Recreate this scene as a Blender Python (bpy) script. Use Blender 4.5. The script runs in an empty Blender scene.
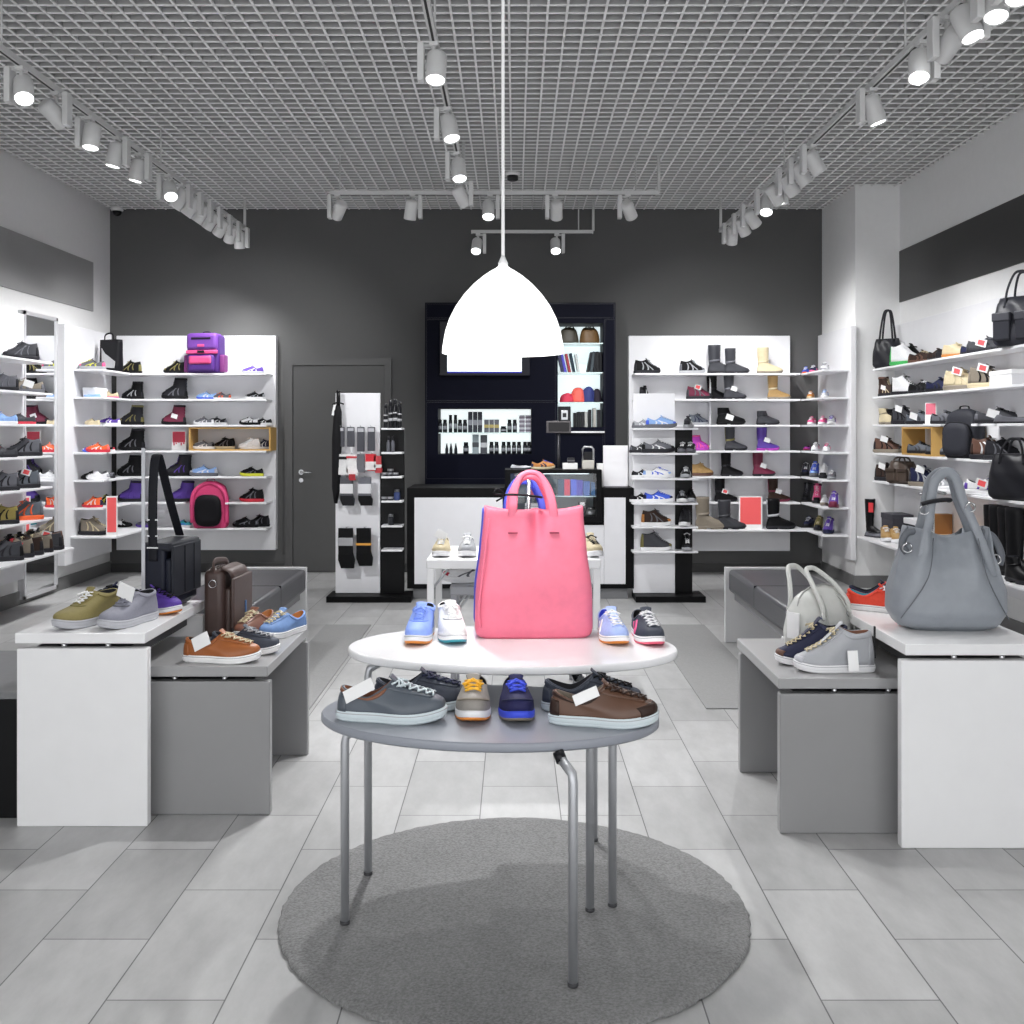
import bpy, bmesh, math, random
from math import pi, sin, cos, radians as R
from mathutils import Vector, Matrix
random.seed(7)
S = bpy.context.scene
COL = S.collection
F, H = 1041.0, 1.44           # focal length in pixels, eye height in metres
VX, VY = 515.0, 428.0         # vanishing point of the photograph

# ------------------------------------------------------------------ materials
def lin(h):
    h = h.lstrip('#')
    o = []
    for i in (0, 2, 4):
        c = int(h[i:i+2], 16) / 255
        o.append(c / 12.92 if c <= .04045 else ((c + .055) / 1.055) ** 2.4)
    return (*o, 1)

_M = {}
def mat(hexc, kind='plain', rough=.5, metal=0, spec=.5):
    k = (hexc, kind, rough, metal, spec)
    if k in _M: return _M[k]
    m = bpy.data.materials.new('%s_%s' % (kind, hexc.lstrip('#')))
    m.use_nodes = True
    nt = m.node_tree
    b = nt.nodes['Principled BSDF']
    c = lin(hexc)
    b.inputs['Base Color'].default_value = c
    b.inputs['Roughness'].default_value = rough
    b.inputs['Metallic'].default_value = metal
    b.inputs['Specular IOR Level'].default_value = spec if sum(c[:3]) > .12 else spec * .45
    m.diffuse_color = c
    sc, st, vary = {'plain': (0, 0, .0), 'leather': (260, .12, .10), 'fabric': (700, .25, .14), 'suede': (400, .2, .16),
                    'rubber': (300, .08, .05), 'laminate': (90, .015, .03), 'paint': (140, .03, .03), 'metal': (200, .02, .02),
                    'wood': (30, .05, .25)}[kind]
    if sc:
        tc = nt.nodes.new('ShaderNodeTexCoord')
        n = nt.nodes.new('ShaderNodeTexNoise'); n.inputs['Scale'].default_value = sc; n.inputs['Detail'].default_value = 3
        if kind == 'wood':
            mp = nt.nodes.new('ShaderNodeMapping'); mp.inputs['Scale'].default_value = (.12, 1, 1)
            nt.links.new(tc.outputs['Object'], mp.inputs[0]); nt.links.new(mp.outputs[0], n.inputs['Vector'])
        else:
            nt.links.new(tc.outputs['Object'], n.inputs['Vector'])
        bp = nt.nodes.new('ShaderNodeBump'); bp.inputs['Strength'].default_value = st; bp.inputs['Distance'].default_value = .002
        nt.links.new(n.outputs['Fac'], bp.inputs['Height']); nt.links.new(bp.outputs[0], b.inputs['Normal'])
        n2 = nt.nodes.new('ShaderNodeTexNoise'); n2.inputs['Scale'].default_value = sc * .12; n2.inputs['Detail'].default_value = 4
        nt.links.new(tc.outputs['Object'], n2.inputs['Vector'])
        mx = nt.nodes.new('ShaderNodeMixRGB'); mx.blend_type = 'MIX'
        mx.inputs[1].default_value = (*[x * (1 - vary) for x in c[:3]], 1)
        mx.inputs[2].default_value = (*[min(1, x * (1 + vary)) for x in c[:3]], 1)
        nt.links.new(n2.outputs['Fac'], mx.inputs[0]); nt.links.new(mx.outputs[0], b.inputs['Base Color'])
    _M[k] = m
    return m

def emit(hexc, strength):
    k = (hexc, 'emit', strength)
    if k in _M: return _M[k]
    m = bpy.data.materials.new('glow_' + hexc.lstrip('#')); m.use_nodes = True
    b = m.node_tree.nodes['Principled BSDF']
    b.inputs['Base Color'].default_value = lin(hexc)
    b.inputs['Emission Color'].default_value = lin(hexc)
    b.inputs['Emission Strength'].default_value = strength
    _M[k] = m
    return m

def glass(hexc='f4fbfb', rough=.0, thin=.85):
    k = (hexc, 'glass', thin)
    if k in _M: return _M[k]
    m = bpy.data.materials.new('clear_glass'); m.use_nodes = True
    nt = m.node_tree; b = nt.nodes['Principled BSDF']; out = nt.nodes['Material Output']
    b.inputs['Base Color'].default_value = lin(hexc); b.inputs['Roughness'].default_value = .03
    tr = nt.nodes.new('ShaderNodeBsdfTransparent'); mx = nt.nodes.new('ShaderNodeMixShader')
    gl = nt.nodes.new('ShaderNodeBsdfGlossy'); gl.inputs['Roughness'].default_value = .02
    mx.inputs[0].default_value = 1 - thin
    nt.links.new(tr.outputs[0], mx.inputs[1]); nt.links.new(gl.outputs[0], mx.inputs[2]); nt.links.new(mx.outputs[0], out.inputs[0])
    _M[k] = m
    return m

# ------------------------------------------------------------------ mesh builder
class MB:
    def __init__(s): s.bm = bmesh.new(); s.M = Matrix()
    def v(s, p): return s.bm.verts.new(s.M @ Vector(p))
    def f(s, vs, smooth=False):
        try:
            f = s.bm.faces.new(vs); f.smooth = smooth; return f
        except ValueError: return None
    def box(s, x0, x1, y0, y1, z0, z1, bev=0, seg=2):
        vs = [s.v((x, y, z)) for z in (z0, z1) for x, y in ((x0, y0), (x1, y0), (x1, y1), (x0, y1))]
        fs = [s.f([vs[i] for i in q]) for q in ((3, 2, 1, 0), (4, 5, 6, 7), (0, 1, 5, 4), (1, 2, 6, 5), (2, 3, 7, 6), (3, 0, 4, 7))]
        if bev:
            es = list({e for f in fs for e in f.edges})
            r = bmesh.ops.bevel(s.bm, geom=es, offset=bev, segments=seg, affect='EDGES', profile=.5)
            if seg > 2:
                for f in r['faces']: f.smooth = True
        return s
    def cbox(s, c, d, bev=0, seg=2):
        return s.box(c[0]-d[0]/2, c[0]+d[0]/2, c[1]-d[1]/2, c[1]+d[1]/2, c[2]-d[2]/2, c[2]+d[2]/2, bev, seg)
    def loft(s, rings, cap0=True, cap1=True, smooth=True, closed=True):
        rv = [[s.v(p) for p in r] for r in rings]
        n = len(rv[0])
        for a, b in zip(rv, rv[1:]):
            for i in range(n if closed else n - 1):
                j = (i + 1) % n
                s.f([a[i], a[j], b[j], b[i]], smooth)
        if cap0: s.f(rv[0][::-1], False)
        if cap1: s.f(rv[-1], False)
        return s
    def sweep(s, pts, w, t=None, up=(0, 0, 1), n=8, smooth=True, closed=False, box=False):
        t = w if t is None else t
        pts = [Vector(p) for p in pts]; m = len(pts); rings = []
        for i, p in enumerate(pts):
            a = pts[(i - 1) % m] if (closed or i > 0) else p
            b = pts[(i + 1) % m] if (closed or i < m - 1) else p
            d = (b - a)
            if d.length < 1e-9: d = Vector((0, 0, 1))
            d.normalize()
            sd = d.cross(Vector(up))
            if sd.length < 1e-4: sd = d.cross(Vector((1, .01, 0)))
            sd.normalize(); nn = sd.cross(d)
            ww = w[i] if isinstance(w, (list, tuple)) else w
            tt = t[i] if isinstance(t, (list, tuple)) else t
            if box: rings.append([p + sd * ww * x + nn * tt * y for x, y in ((-1, -1), (1, -1), (1, 1), (-1, 1))])
            else: rings.append([p + sd * ww * cos(2 * pi * k / n) + nn * tt * sin(2 * pi * k / n) for k in range(n)])
        if closed: rings.append(rings[0]); 
        s.loft(rings, not closed, not closed, smooth and not box)
        if closed: bmesh.ops.remove_doubles(s.bm, verts=s.bm.verts, dist=1e-6)
        return s
    def lathe(s, prof, n=24, c=(0, 0, 0), smooth=True, caps=True):
        rings = [[(c[0] + r * cos(2 * pi * k / n), c[1] + r * sin(2 * pi * k / n), c[2] + z) for k in range(n)] for r, z in prof]
        return s.loft(rings, caps, caps, smooth)
    def cyl(s, a, b, r, n=12):
        return s.sweep([a, b], r, n=n)
    def prism(s, poly, y0, y1, axis='y', smooth=False):
        def P(u, w, h): return (u, h, w) if axis == 'y' else ((u, w, h) if axis == 'z' else (h, u, w))
        a = [s.v(P(u, w, y0)) for u, w in poly]; b = [s.v(P(u, w, y1)) for u, w in poly]
        n = len(poly)
        for i in range(n): s.f([a[i], a[(i+1) % n], b[(i+1) % n], b[i]], smooth)
        s.f(a[::-1]); s.f(b)
        return s
    def mesh(s, name):
        bmesh.ops.recalc_face_normals(s.bm, faces=s.bm.faces)
        me = bpy.data.meshes.new(name); s.bm.to_mesh(me); s.bm.free()
        return me
    def build(s, name, m, parent=None, kind=None):
        me = s.mesh(name); me.materials.append(m)
        o = bpy.data.objects.new(name, me); COL.objects.link(o)
        if parent: o.parent = parent
        if kind: o['kind'] = kind
        return o

def thing(name, label, cat, loc=(0, 0, 0), rz=0, group=None, scale=1):
    o = bpy.data.objects.new(name, None); COL.objects.link(o)
    o.empty_display_size = .05
    o.location = loc; o.rotation_euler = (0, 0, rz); o.scale = (scale,) * 3
    return tag(o, label, cat, group)
def tag(o, label, cat, group=None):
    o['label'] = label; o['category'] = cat
    if group: o['group'] = group
    return o
def inst(me, name, m, parent):
    """another object on a shared mesh, with its own material"""
    o = bpy.data.objects.new(name, me); COL.objects.link(o)
    o.material_slots[0].link = 'OBJECT'; o.material_slots[0].material = m
    o.parent = parent
    return o
def at(px, py, D):
    return ((px - VX) * D / F, D, H - (py - VY) * D / F)
def xat(px, D): return (px - VX) * D / F
def dat(px, X): return X * F / (px - VX)
def smooth01(a, b, t):
    t = max(0, min(1, (t - a) / (b - a))); return t * t * (3 - 2 * t)
def bez(p, t):
    a, b, c, d = p; u = 1 - t
    return a * u**3 + b * (3 * u * u * t) + c * (3 * u * t * t) + d * t**3
ORD = ['first', 'second', 'third', 'fourth', 'fifth', 'sixth', 'seventh', 'eighth', 'ninth', 'tenth', 'eleventh', 'twelfth', 'thirteenth', 'fourteenth']

PAL = dict(k='0d0d10', dk='26262b', g='62636a', dg='37383e', lg='a3a5aa', sv='b9bac0', w='e6e6e8', nv='232746', bl='3f5fd6', lb='8db1e6', pu='57399a',
           mg='b83fb4', pk='ea5a8f', rd='c8283c', co='ff6a66', orr='f0642d', tn='b97a3c', be='cbbd9c', br='5e4033', db='372822', ol='78713f', gn='3fae58',
           yl='d9dc3c', mr='74223f', tl='2c98a3', tp='80776a', gld='e0a21c', ta='ab8a58', wh='f4f4f4', pb='7897ea', ob='8a7c3e', st='8d8f98', gb='5c626b')

# ------------------------------------------------------------------ shoes
KINDS = {
 # L, W, sole zs, collar: xc a b zheel zfront zside, toe height, shaft height (or 0), shaft a b xc
 'low':   dict(L=.285, W=.105, zs=.026, xc=-.062, a=.070, b=.033, zh=.088, zf=.108, zd=.064, th=.052, H=0, laces=5),
 'run':   dict(L=.290, W=.108, zs=.034, xc=-.062, a=.068, b=.034, zh=.098, zf=.114, zd=.072, th=.050, H=0, laces=5, flare=1.07),
 'moc':   dict(L=.265, W=.106, zs=.026, xc=-.050, a=.074, b=.036, zh=.078, zf=.104, zd=.066, th=.060, H=0, laces=3),
 'mid':   dict(L=.285, W=.108, zs=.034, xc=-.066, a=.062, b=.037, zh=.148, zf=.158, zd=.134, th=.060, H=0, laces=6, flare=1.05),
 'chuk':  dict(L=.285, W=.104, zs=.028, xc=-.066, a=.060, b=.037, zh=.112, zf=.122, zd=.104, th=.056, H=0, laces=4),
 'high':  dict(L=.285, W=.100, zs=.028, xc=-.070, a=.058, b=.036, zh=.150, zf=.164, zd=.140, th=.050, H=0, laces=7),
 'ballet':dict(L=.250, W=.084, zs=.010, xc=-.020, a=.088, b=.034, zh=.052, zf=.040, zd=.034, th=.036, H=0, laces=0),
 'boot':  dict(L=.285, W=.112, zs=.036, xc=-.060, a=.074, b=.043, zh=.115, zf=.158, zd=.135, th=.070, H=.240, sa=.066, sb=.048, sx=-.070, laces=6, flare=1.05),
 'ankle': dict(L=.285, W=.096, zs=.024, xc=-.068, a=.062, b=.036, zh=.095, zf=.118, zd=.105, th=.050, H=.170, sa=.056, sb=.044, sx=-.078, laces=0, heel=1),
 'tall':  dict(L=.285, W=.094, zs=.026, xc=-.074, a=.056, b=.035, zh=.100, zf=.122, zd=.108, th=.046, H=.290, sa=.064, sb=.052, sx=-.078, laces=0, heel=1),
 'knee':  dict(L=.280, W=.094, zs=.026, xc=-.070, a=.056, b=.036, zh=.105, zf=.130, zd=.115, th=.050, H=.460, sa=.068, sb=.060, sx=-.062, laces=0, heel=1),
}
def outline(K, ph, grow=1.0):
    L, W = K['L'], K['W']
    t = (1 - cos(ph)) / 2
    wf = .72 + .28 * smooth01(.28, .70, t) - .07 * math.exp(-((t - .40) / .16) ** 2)
    y = W / 2 * (abs(sin(ph)) ** .72) * wf * (1 if sin(ph) >= 0 else -1)
    y += .006 * smooth01(.55, 1, t)
    return Vector((-L / 2 + L * t, y, 0)) * grow
def spring(K, x):
    t = (x + K['L'] / 2) / K['L']
    return .013 * max(0, (t - .68) / .32) ** 2
def surf(K, ph, u, off=0):
    if off:
        e = 1e-3
        a = surf(K, ph - e, u); b = surf(K, ph + e, u); c = surf(K, ph, max(0, u - e)); d = surf(K, ph, u + e)
        n = (d - c).cross(b - a)
        if n.length > 1e-12: n.normalize()
        return surf(K, ph, u) + n * off
    B = outline(K, ph); B.z = K['zs']
    cf = (1 - cos(ph)) / 2                      # 0 heel .. 1 toe
    zc = K['zd'] + (K['zh'] - K['zd']) * max(0, cos(ph)) ** 1.5 + (K['zf'] - K['zd']) * max(0, -cos(ph)) ** 1.5
    C = Vector((K['xc'] - K['a'] * cos(ph), K['b'] * sin(ph), zc))
    if u <= 1:
        d = (B - C); d.z = 0
        hgt = C.z - B.z
        rise = min(hgt * .55, (K['th'] - K['zs']) * (.8 + .5 * smooth01(.6, 1, cf)) + .4 * hgt * (1 - smooth01(.2, .6, cf)))
        tw = smooth01(.62, .98, cf)
        rise += tw * .012
        P1 = B + Vector((d.x * .02 + tw * .006, d.y * .08, rise))
        big = 1 if (K['zf'] > .115 and not K['H']) else 0
        P2 = C + d * (.38 + (.06 - .16 * big) * tw) + Vector((0, 0, -(.30 + (.12 + .20 * big) * tw) * hgt))
        p = bez((B, P1, P2, C), u)
        p.z += spring(K, p.x) * (1 - u)
        return p
    w = u - 1
    T = Vector((K['sx'] - K['sa'] * cos(ph), K['sb'] * sin(ph), K['H'] + .008 * cos(ph) * 0))
    s = smooth01(0, 1, w) * .5 + w * .5
    p = C.lerp(T, s); p.z = C.z + (T.z - C.z) * w
    wr = .0022 * sin(w * 23 + 2 * cos(ph)) * (1 - w * .6)
    p.x -= wr * cos(ph); p.y += wr * sin(ph)
    return p
def side_ph(K, y, u, base=pi):
    lo, hi = 0, pi / 2
    for _ in range(18):
        m = (lo + hi) / 2
        if abs(surf(K, base - m, u).y - surf(K, base + m, u).y) / 2 < y: lo = m
        else: hi = m
    return (lo + hi) / 2
def patch(mb, K, p0, p1, u0, u1, off=.0016, n=8, m=4, shape=None):
    g, k = [], []
    for i in range(m + 1):
        r, q = [], []
        for j in range(n + 1):
            a = j / n; b = i / m
            u = u0 + (u1 - u0) * b; ph = p0 + (p1 - p0) * a
            if shape: ph, u = shape(a, b)
            r.append(mb.v(surf(K, ph, u, off))); q.append(mb.v(surf(K, ph, u, -.001)))
        g.append(r); k.append(q)
    for i in range(m):
        for j in range(n): mb.f([g[i][j], g[i][j+1], g[i+1][j+1], g[i+1][j]], True)
    for i in range(m):
        mb.f([g[i][0], g[i+1][0], k[i+1][0], k[i][0]]); mb.f([g[i][n], g[i+1][n], k[i+1][n], k[i][n]])
    for j in range(n):
        mb.f([g[0][j], g[0][j+1], k[0][j+1], k[0][j]]); mb.f([g[m][j], g[m][j+1], k[m][j+1], k[m][j]])

_T = {}
def shoe_parts(kind, fine=False):
    key = (kind, fine)
    if key in _T: return _T[key]
    K = KINDS[kind]; N = 48 if fine else 26; U = 12 if fine else 7
    P = {}
    phs = [2 * pi * i / N for i in range(N)]
    umax = 2 if K['H'] else 1
    # upper
    mb = MB(); us = [i / U for i in range(U + 1)] + ([1 + (i + 1) / 8 for i in range(8)] if K['H'] else [])
    rings = [[surf(K, p, u) for p in phs] for u in us]
    top = rings[-1]
    cen = sum(top, Vector()) / N
    inn = [cen + (q - cen) * .90 + Vector((0, 0, .001)) for q in top]
    rings.append([q + Vector((0, 0, .0025)) - (q - cen) * .04 for q in top]); rings.append(inn)
    mb.loft(rings, True, False); P['upper'] = mb.mesh('upper')
    # lining: the dark inside of the opening
    mb = MB()
    dep = .045 if not K['H'] else .06
    r0 = inn; r1 = [cen + (q - cen) * .82 + Vector((0, 0, -dep * .5)) for q in top]; r2 = [Vector((cen.x + (q.x - cen.x) * .72, cen.y + (q.y - cen.y) * .72, min(q.z, cen.z) - dep)) for q in top]
    mb.loft([r0, r1, r2], False, True); P['lining'] = mb.mesh('lining')
    # sole
    mb = MB(); fl = K.get('flare', 1.03); zs = K['zs']
    def ring(g, z, sp=1.0):
        out = []
        for p in phs:
            q = outline(K, p, g); q.x = max(-K['L'] / 2 * 1.04, q.x); q.z = z + spring(K, q.x) * sp; out.append(q)
        return out
    if K.get('heel'):
        mb.loft([ring(1.0, zs * .45), ring(fl, zs * .5), ring(fl, zs * .98), ring(.99, zs + .003)])
        hr = lambda z, g: [Vector((max(-9, min(-.045, q.x)), q.y, z)) for q in [outline(K, p, g) for p in phs]]
        mb.loft([hr(0, .96), hr(zs * .5, .98)], smooth=False)
        fr = lambda z, g: [Vector((max(.0, q.x), q.y, z + spring(K, q.x))) for q in [outline(K, p, g) for p in phs]]
        mb.loft([fr(0.0, .94), fr(zs * .5, .98)], smooth=False)
        P['sole'] = mb.mesh('sole')
    else:
        mb.loft([ring(.96, 0), ring(fl * .99, .004), ring(fl * .99, zs * .34)]); P['outsole'] = mb.mesh('outsole')
        mb = MB()
        mb.loft([ring(fl * .985, zs * .30), ring(fl, zs * .36), ring(fl * 1.01, zs * .7), ring(fl, zs * .95), ring(.98, zs + .004)]); P['sole'] = mb.mesh('sole')
    # laces + tongue
    nl = K['laces']
    if nl:
        mb = MB(); hi = 1.75 if K['H'] else .97; lo = .40 if not K['H'] else .5
        if kind == 'moc': lo = .62
        if kind == 'chuk': lo = .66
        zone = .017 if kind != 'moc' else .02
        lst = [lo + (hi - lo) * k / nl for k in range(nl + 1)]
        r = .0026 if kind != 'moc' else .0032
        for k in range(nl):
            for sgn in (1, -1):
                d0 = side_ph(K, zone, lst[k]); d1 = side_ph(K, zone, lst[k + 1])
                pts = []
                m = 6
                for i in range(m + 1):
                    t = i / m
                    pts.append(surf(K, pi + sgn * (-d0 + (d0 + d1) * t), lst[k] + (lst[k+1] - lst[k]) * t, .0035 + (.0018 if fine else 0) + .002 * sin(pi * t) * (1 if sgn > 0 else .4)))
                mb.sweep(pts, r, r, n=6)
        c = surf(K, pi, lst[-1], .006)
        for sgn in ((1, -1) if not K['H'] else ()):                       # the bow
            pts = [c + Vector((.004 + .020 * sin(a * pi) , sgn * (.003 + .026 * sin(a * pi * .5 + 0) * (1 if a < 1 else 1)) , -.004 - .010 * a)) for a in [i / 7 for i in range(8)]]
            pts += [c + Vector((.003 + .008 * (1-a), sgn * .03 * (1 - a), -.014 + .014 * a)) for a in [.2, .5, .8, 1]]
            mb.sweep(pts, r * .9, r * .9, n=6)
            mb.sweep([c, c + Vector((.012, sgn * .012, -.004)), c + Vector((.026, sgn * .024, -.016))], r * .8, n=6)
        P['laces'] = mb.mesh('laces')
        mb = MB()
        u1 = umax
        base = [surf(K, pi, u, .0012) for u in (lo * 1.02, lo + .4 * (hi - lo), .98 * u1)]
        tp = surf(K, pi, u1)
        e_ = .4 if K['H'] else (1.5 if kind == 'high' else 1)
        base += [tp + Vector((-.004 * e_, 0, .005 * e_)), tp + Vector((-.008 * e_, 0, .009 * e_)), tp + Vector((-.011 * e_, 0, .011 * e_))]
        mb.sweep(base, [.010, .014, .018, .021, .022, .017], [.0028] * 6, up=(1, 0, .6), n=10)
        P['tongue'] = mb.mesh('tongue')
    # trim: heel counter and toe cap / stripes
    mb = MB()
    if kind in ('low', 'run', 'mid', 'boot', 'high'):
        patch(mb, K, -.62, .62, .0, .62 if kind != 'high' else .96, n=10)
    if kind in ('ankle', 'tall', 'knee'):
        patch(mb, K, -.30, .30, 1.0, 1.98, n=5)
    hp = mb
    if fine and kind in ('low', 'chuk', 'high'):
        for sg in (1, -1):                       # the panels that carry the eyelets
            m3 = MB()
            patch(m3, K, 0, 0, 0, 0, n=4, m=10, off=.0022, shape=lambda a, b, sg=sg: (pi - sg * (.27 + (.10 + .34 * b) * a + .10 * b), (.40 if kind == 'low' else .62) + (.585 if kind == 'low' else .365) * b))
            P['eyelet_panel%d' % (sg > 0)] = m3.mesh('eyelet_panel')
        m3 = MB(); patch(m3, K, 0, 0, 0, 0, n=28, m=3, off=.0030, shape=lambda a, b: (-2.35 + 4.7 * a, (.80 + .16 * abs(2 * a - 1) ** 3) * (1 - b) + .985 * b)); P['collar'] = m3.mesh('collar')
        m3 = MB(); m3.loft([ring(fl * 1.014, zs * .80, 1), ring(fl * 1.016, zs * .84), ring(fl * 1.012, zs * .88)], False, False); P['sole_line'] = m3.mesh('sole_line')
    P['heel_panel'] = hp.mesh('heel_panel') if kind not in ('moc', 'chuk', 'ballet') else None
    mb = MB()
    if kind in ('run', 'mid', 'boot'):
        patch(mb, K, pi - .62, pi + .62, .0, .26, n=10, m=3)
    elif kind == 'low':
        for s in (1, -1):
            for w0 in (1.35, 1.70):
                if fine: mb = MB()
                patch(mb, K, 0, 0, 0, 0, n=3, m=5, shape=lambda a, b, s=s, w0=w0: (s * (w0 + .16 * a + .35 * b), .04 + .78 * b))
                if fine: P['stripe%d%d' % (s > 0, w0 > 1.5)] = mb.mesh('stripe')
    elif kind in ('moc',):
        patch(mb, K, pi - .95, pi + .95, .30, .36, n=20, m=1, off=.0028)
    elif kind == 'chuk':
        patch(mb, K, pi - .8, pi + .8, .58, .61, n=20, m=1, off=.002)
    elif kind == 'high':
        patch(mb, K, pi - .55, pi + .55, .0, .22, n=10, m=3)
    elif kind in ('tall', 'ankle'):
        patch(mb, K, 0, 2 * pi, 1.08, 1.20, n=30, m=1, off=.003)
    if kind == 'boot':
        patch(mb, K, 0, 2 * pi, 1.80, 1.99, n=30, m=2, off=.005)
    if kind in ('run', 'mid', 'boot'):
        m2 = MB()
        for sg in (1, -1):
            for w0 in (1.15, 1.55, 1.95):
                patch(m2, K, 0, 0, 0, 0, n=2, m=5, off=.0022, shape=lambda a, b, sg=sg, w0=w0: (sg * (w0 + .11 * a + (.30 if w0 < 1.8 else -.2) * b), .06 + .80 * b))
        P['side_stripes'] = m2.mesh('side_stripes')
    P['trim'] = mb.mesh('trim') if kind not in ('ballet', 'knee') and not (fine and kind == 'low') else None
    for k, me in list(P.items()):
        if me is None: del P[k]; continue
        me.materials.append(mat('808080'))
    _T[key] = P
    return P

_tagmesh = {}
def tag_mesh(name, w, h, t=.0012):
    k = (name, w, h)
    if k not in _tagmesh:
        me = MB().cbox((0, 0, 0), (w, t, h)).mesh(name); me.materials.append(mat('eeeeee')); _tagmesh[k] = me
    return _tagmesh[k]
def price_tag(parent, rz, pos, col='w', scale=1, tilt=(0, 0), w=.062, h=.045):
    o = inst(tag_mesh('price_tag', w, h), 'price_tag', mat('f3f3f3', rough=.6), parent)
    o.location = pos; o.rotation_euler = (tilt[0], tilt[1], rz)
    o['label'] = 'white card price tag'
    if col != 'w':
        p = inst(tag_mesh('sale_print', w * .62, h * .66, .0022), 'sale_print', mat('ff5f62', rough=.6), o)
        p['label'] = 'coral red printed patch on the tag'
    return o
def shoe(kind, label, loc, rz, up, sole='w', lace='w', acc=None, lin_='dk', group=None, scale=1, fine=False, out=None, tongue=None, trim=None, surfc='fabric', stripe=None, collar=None, cat='shoe', name=None, flip=False):
    nm = name or {'low': 'sneaker', 'run': 'running_shoe', 'moc': 'moccasin', 'mid': 'hiking_shoe', 'chuk': 'chukka_shoe', 'high': 'high_top_sneaker', 'ballet': 'flat_shoe',
          'boot': 'winter_boot', 'ankle': 'ankle_boot', 'tall': 'tall_boot', 'knee': 'knee_boot'}[kind]
    t = thing(nm, label, 'boot' if 'boot' in nm else cat, loc, rz, group, scale)
    if flip: t.scale = (scale, -scale, scale)
    acc = acc or up
    for k, me in shoe_parts(kind, fine).items():
        kk = k.rstrip('01')
        if kk == 'stripe' and (trim or acc) == up: continue
        c = {'stripe': trim or acc, 'eyelet_panel': up, 'collar': collar or up, 'sole_line': 'lg' if sole != 'cob' else 'nv', 'upper': up, 'lining': lin_, 'sole': sole, 'outsole': out or sole, 'laces': lace, 'tongue': tongue or up, 'heel_panel': acc, 'trim': trim or acc, 'side_stripes': stripe or ('g' if lace in ('k', 'dk', up) and up in ('k', 'dk') else lace)}[kk]
        m = mat(PAL[c], 'rubber', .55) if k in ('sole', 'outsole') else mat(PAL[c], 'fabric' if k in ('lining', 'laces') else surfc, .62 if surfc != 'leather' else .42)
        o = inst(me, kk, m, t)
        if k in ('laces', 'heel_panel', 'trim') and c != up: o['label'] = {'laces': 'contrasting laces', 'heel_panel': 'contrasting panel', 'trim': 'contrasting trim'}[k]
    return t
EXPOSURE = 0.0
WORLD = 2.35
LP = 3.0
PW = dict(L=.66, R=.64, C=1.6, X=.85, S=.9)
# ------------------------------------------------------------------ camera and view
cam = bpy.data.cameras.new('camera'); cam.sensor_width = 36; cam.lens = F / 1024 * 36
cam.shift_x = -(VX - 512) / 1024; cam.shift_y = (VY - 512) / 1024; cam.clip_end = 60; cam.clip_start = .05
co = bpy.data.objects.new('camera', cam); COL.objects.link(co); co.location = (0, 0, H); co.rotation_euler = (pi / 2, 0, 0)
S.camera = co
S.view_settings.view_transform = 'Standard'; S.view_settings.look = 'None'; S.view_settings.gamma = 1; S.view_settings.exposure = EXPOSURE
w = bpy.data.worlds.new('front_fill'); S.world = w; w.use_nodes = True  # even world light, added as fill through the open front of the room
w.node_tree.nodes['Background'].inputs[0].default_value = (.98, .99, 1, 1); w.node_tree.nodes['Background'].inputs[1].default_value = WORLD

# ------------------------------------------------------------------ the room
YB, CZ, XL, XR, YF = 10.41, 3.62, -4.05, 3.47, -1.2
def floor_mat():
    m = bpy.data.materials.new('stone_tiles'); m.use_nodes = True; nt = m.node_tree; b = nt.nodes['Principled BSDF']
    N = nt.nodes.new; L = nt.links.new
    g = N('ShaderNodeNewGeometry'); sx = N('ShaderNodeSeparateXYZ'); L(g.outputs['Position'], sx.inputs[0])
    ax = N('ShaderNodeMath'); ax.inputs[1].default_value = 3.63; L(sx.outputs['Y'], ax.inputs[0])
    ay = N('ShaderNodeMath'); ay.inputs[1].default_value = 6.73; L(sx.outputs['X'], ay.inputs[0])
    cx = N('ShaderNodeCombineXYZ'); L(ax.outputs[0], cx.inputs[0]); L(ay.outputs[0], cx.inputs[1])
    br = N('ShaderNodeTexBrick'); L(cx.outputs[0], br.inputs['Vector'])
    br.offset = .5; br.offset_frequency = 2; br.squash = 1; br.squash_frequency = 2
    br.inputs['Scale'].default_value = 1; br.inputs['Brick Width'].default_value = .625; br.inputs['Row Height'].default_value = .30
    br.inputs['Mortar Size'].default_value = .0022; br.inputs['Mortar Smooth'].default_value = .2; br.inputs['Bias'].default_value = 0
    br.inputs['Color1'].default_value = lin('a2a2a2'); br.inputs['Color2'].default_value = lin('b6b6b6'); br.inputs['Mortar'].default_value = lin('5c5c5c')
    n = N('ShaderNodeTexNoise'); n.inputs['Scale'].default_value = 5; n.inputs['Detail'].default_value = 8; n.inputs['Roughness'].default_value = .65
    mp = N('ShaderNodeMapping'); mp.inputs['Scale'].default_value = (2.2, .8, 1); mp.inputs['Rotation'].default_value = (0, 0, .5); L(g.outputs['Position'], mp.inputs[0]); L(mp.outputs[0], n.inputs['Vector'])
    r = N('ShaderNodeMapRange'); r.inputs[1].default_value = .3; r.inputs[2].default_value = .72; r.inputs[3].default_value = .86; r.inputs[4].default_value = 1.10; L(n.outputs['Fac'], r.inputs[0])
    mx = N('ShaderNodeMixRGB'); mx.blend_type = 'MULTIPLY'; mx.inputs[0].default_value = 1; L(br.outputs['Color'], mx.inputs[1]); L(r.outputs[0], mx.inputs[2])
    L(mx.outputs[0], b.inputs['Base Color']); b.inputs['Roughness'].default_value = .38
    bp = N('ShaderNodeBump'); bp.inputs['Strength'].default_value = .25; bp.inputs['Distance'].default_value = .002
    sb = N('ShaderNodeMath'); sb.operation = 'SUBTRACT'; sb.inputs[0].default_value = 1; L(br.outputs['Fac'], sb.inputs[1]); L(sb.outputs[0], bp.inputs['Height']); L(bp.outputs[0], b.inputs['Normal'])
    return m
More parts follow.
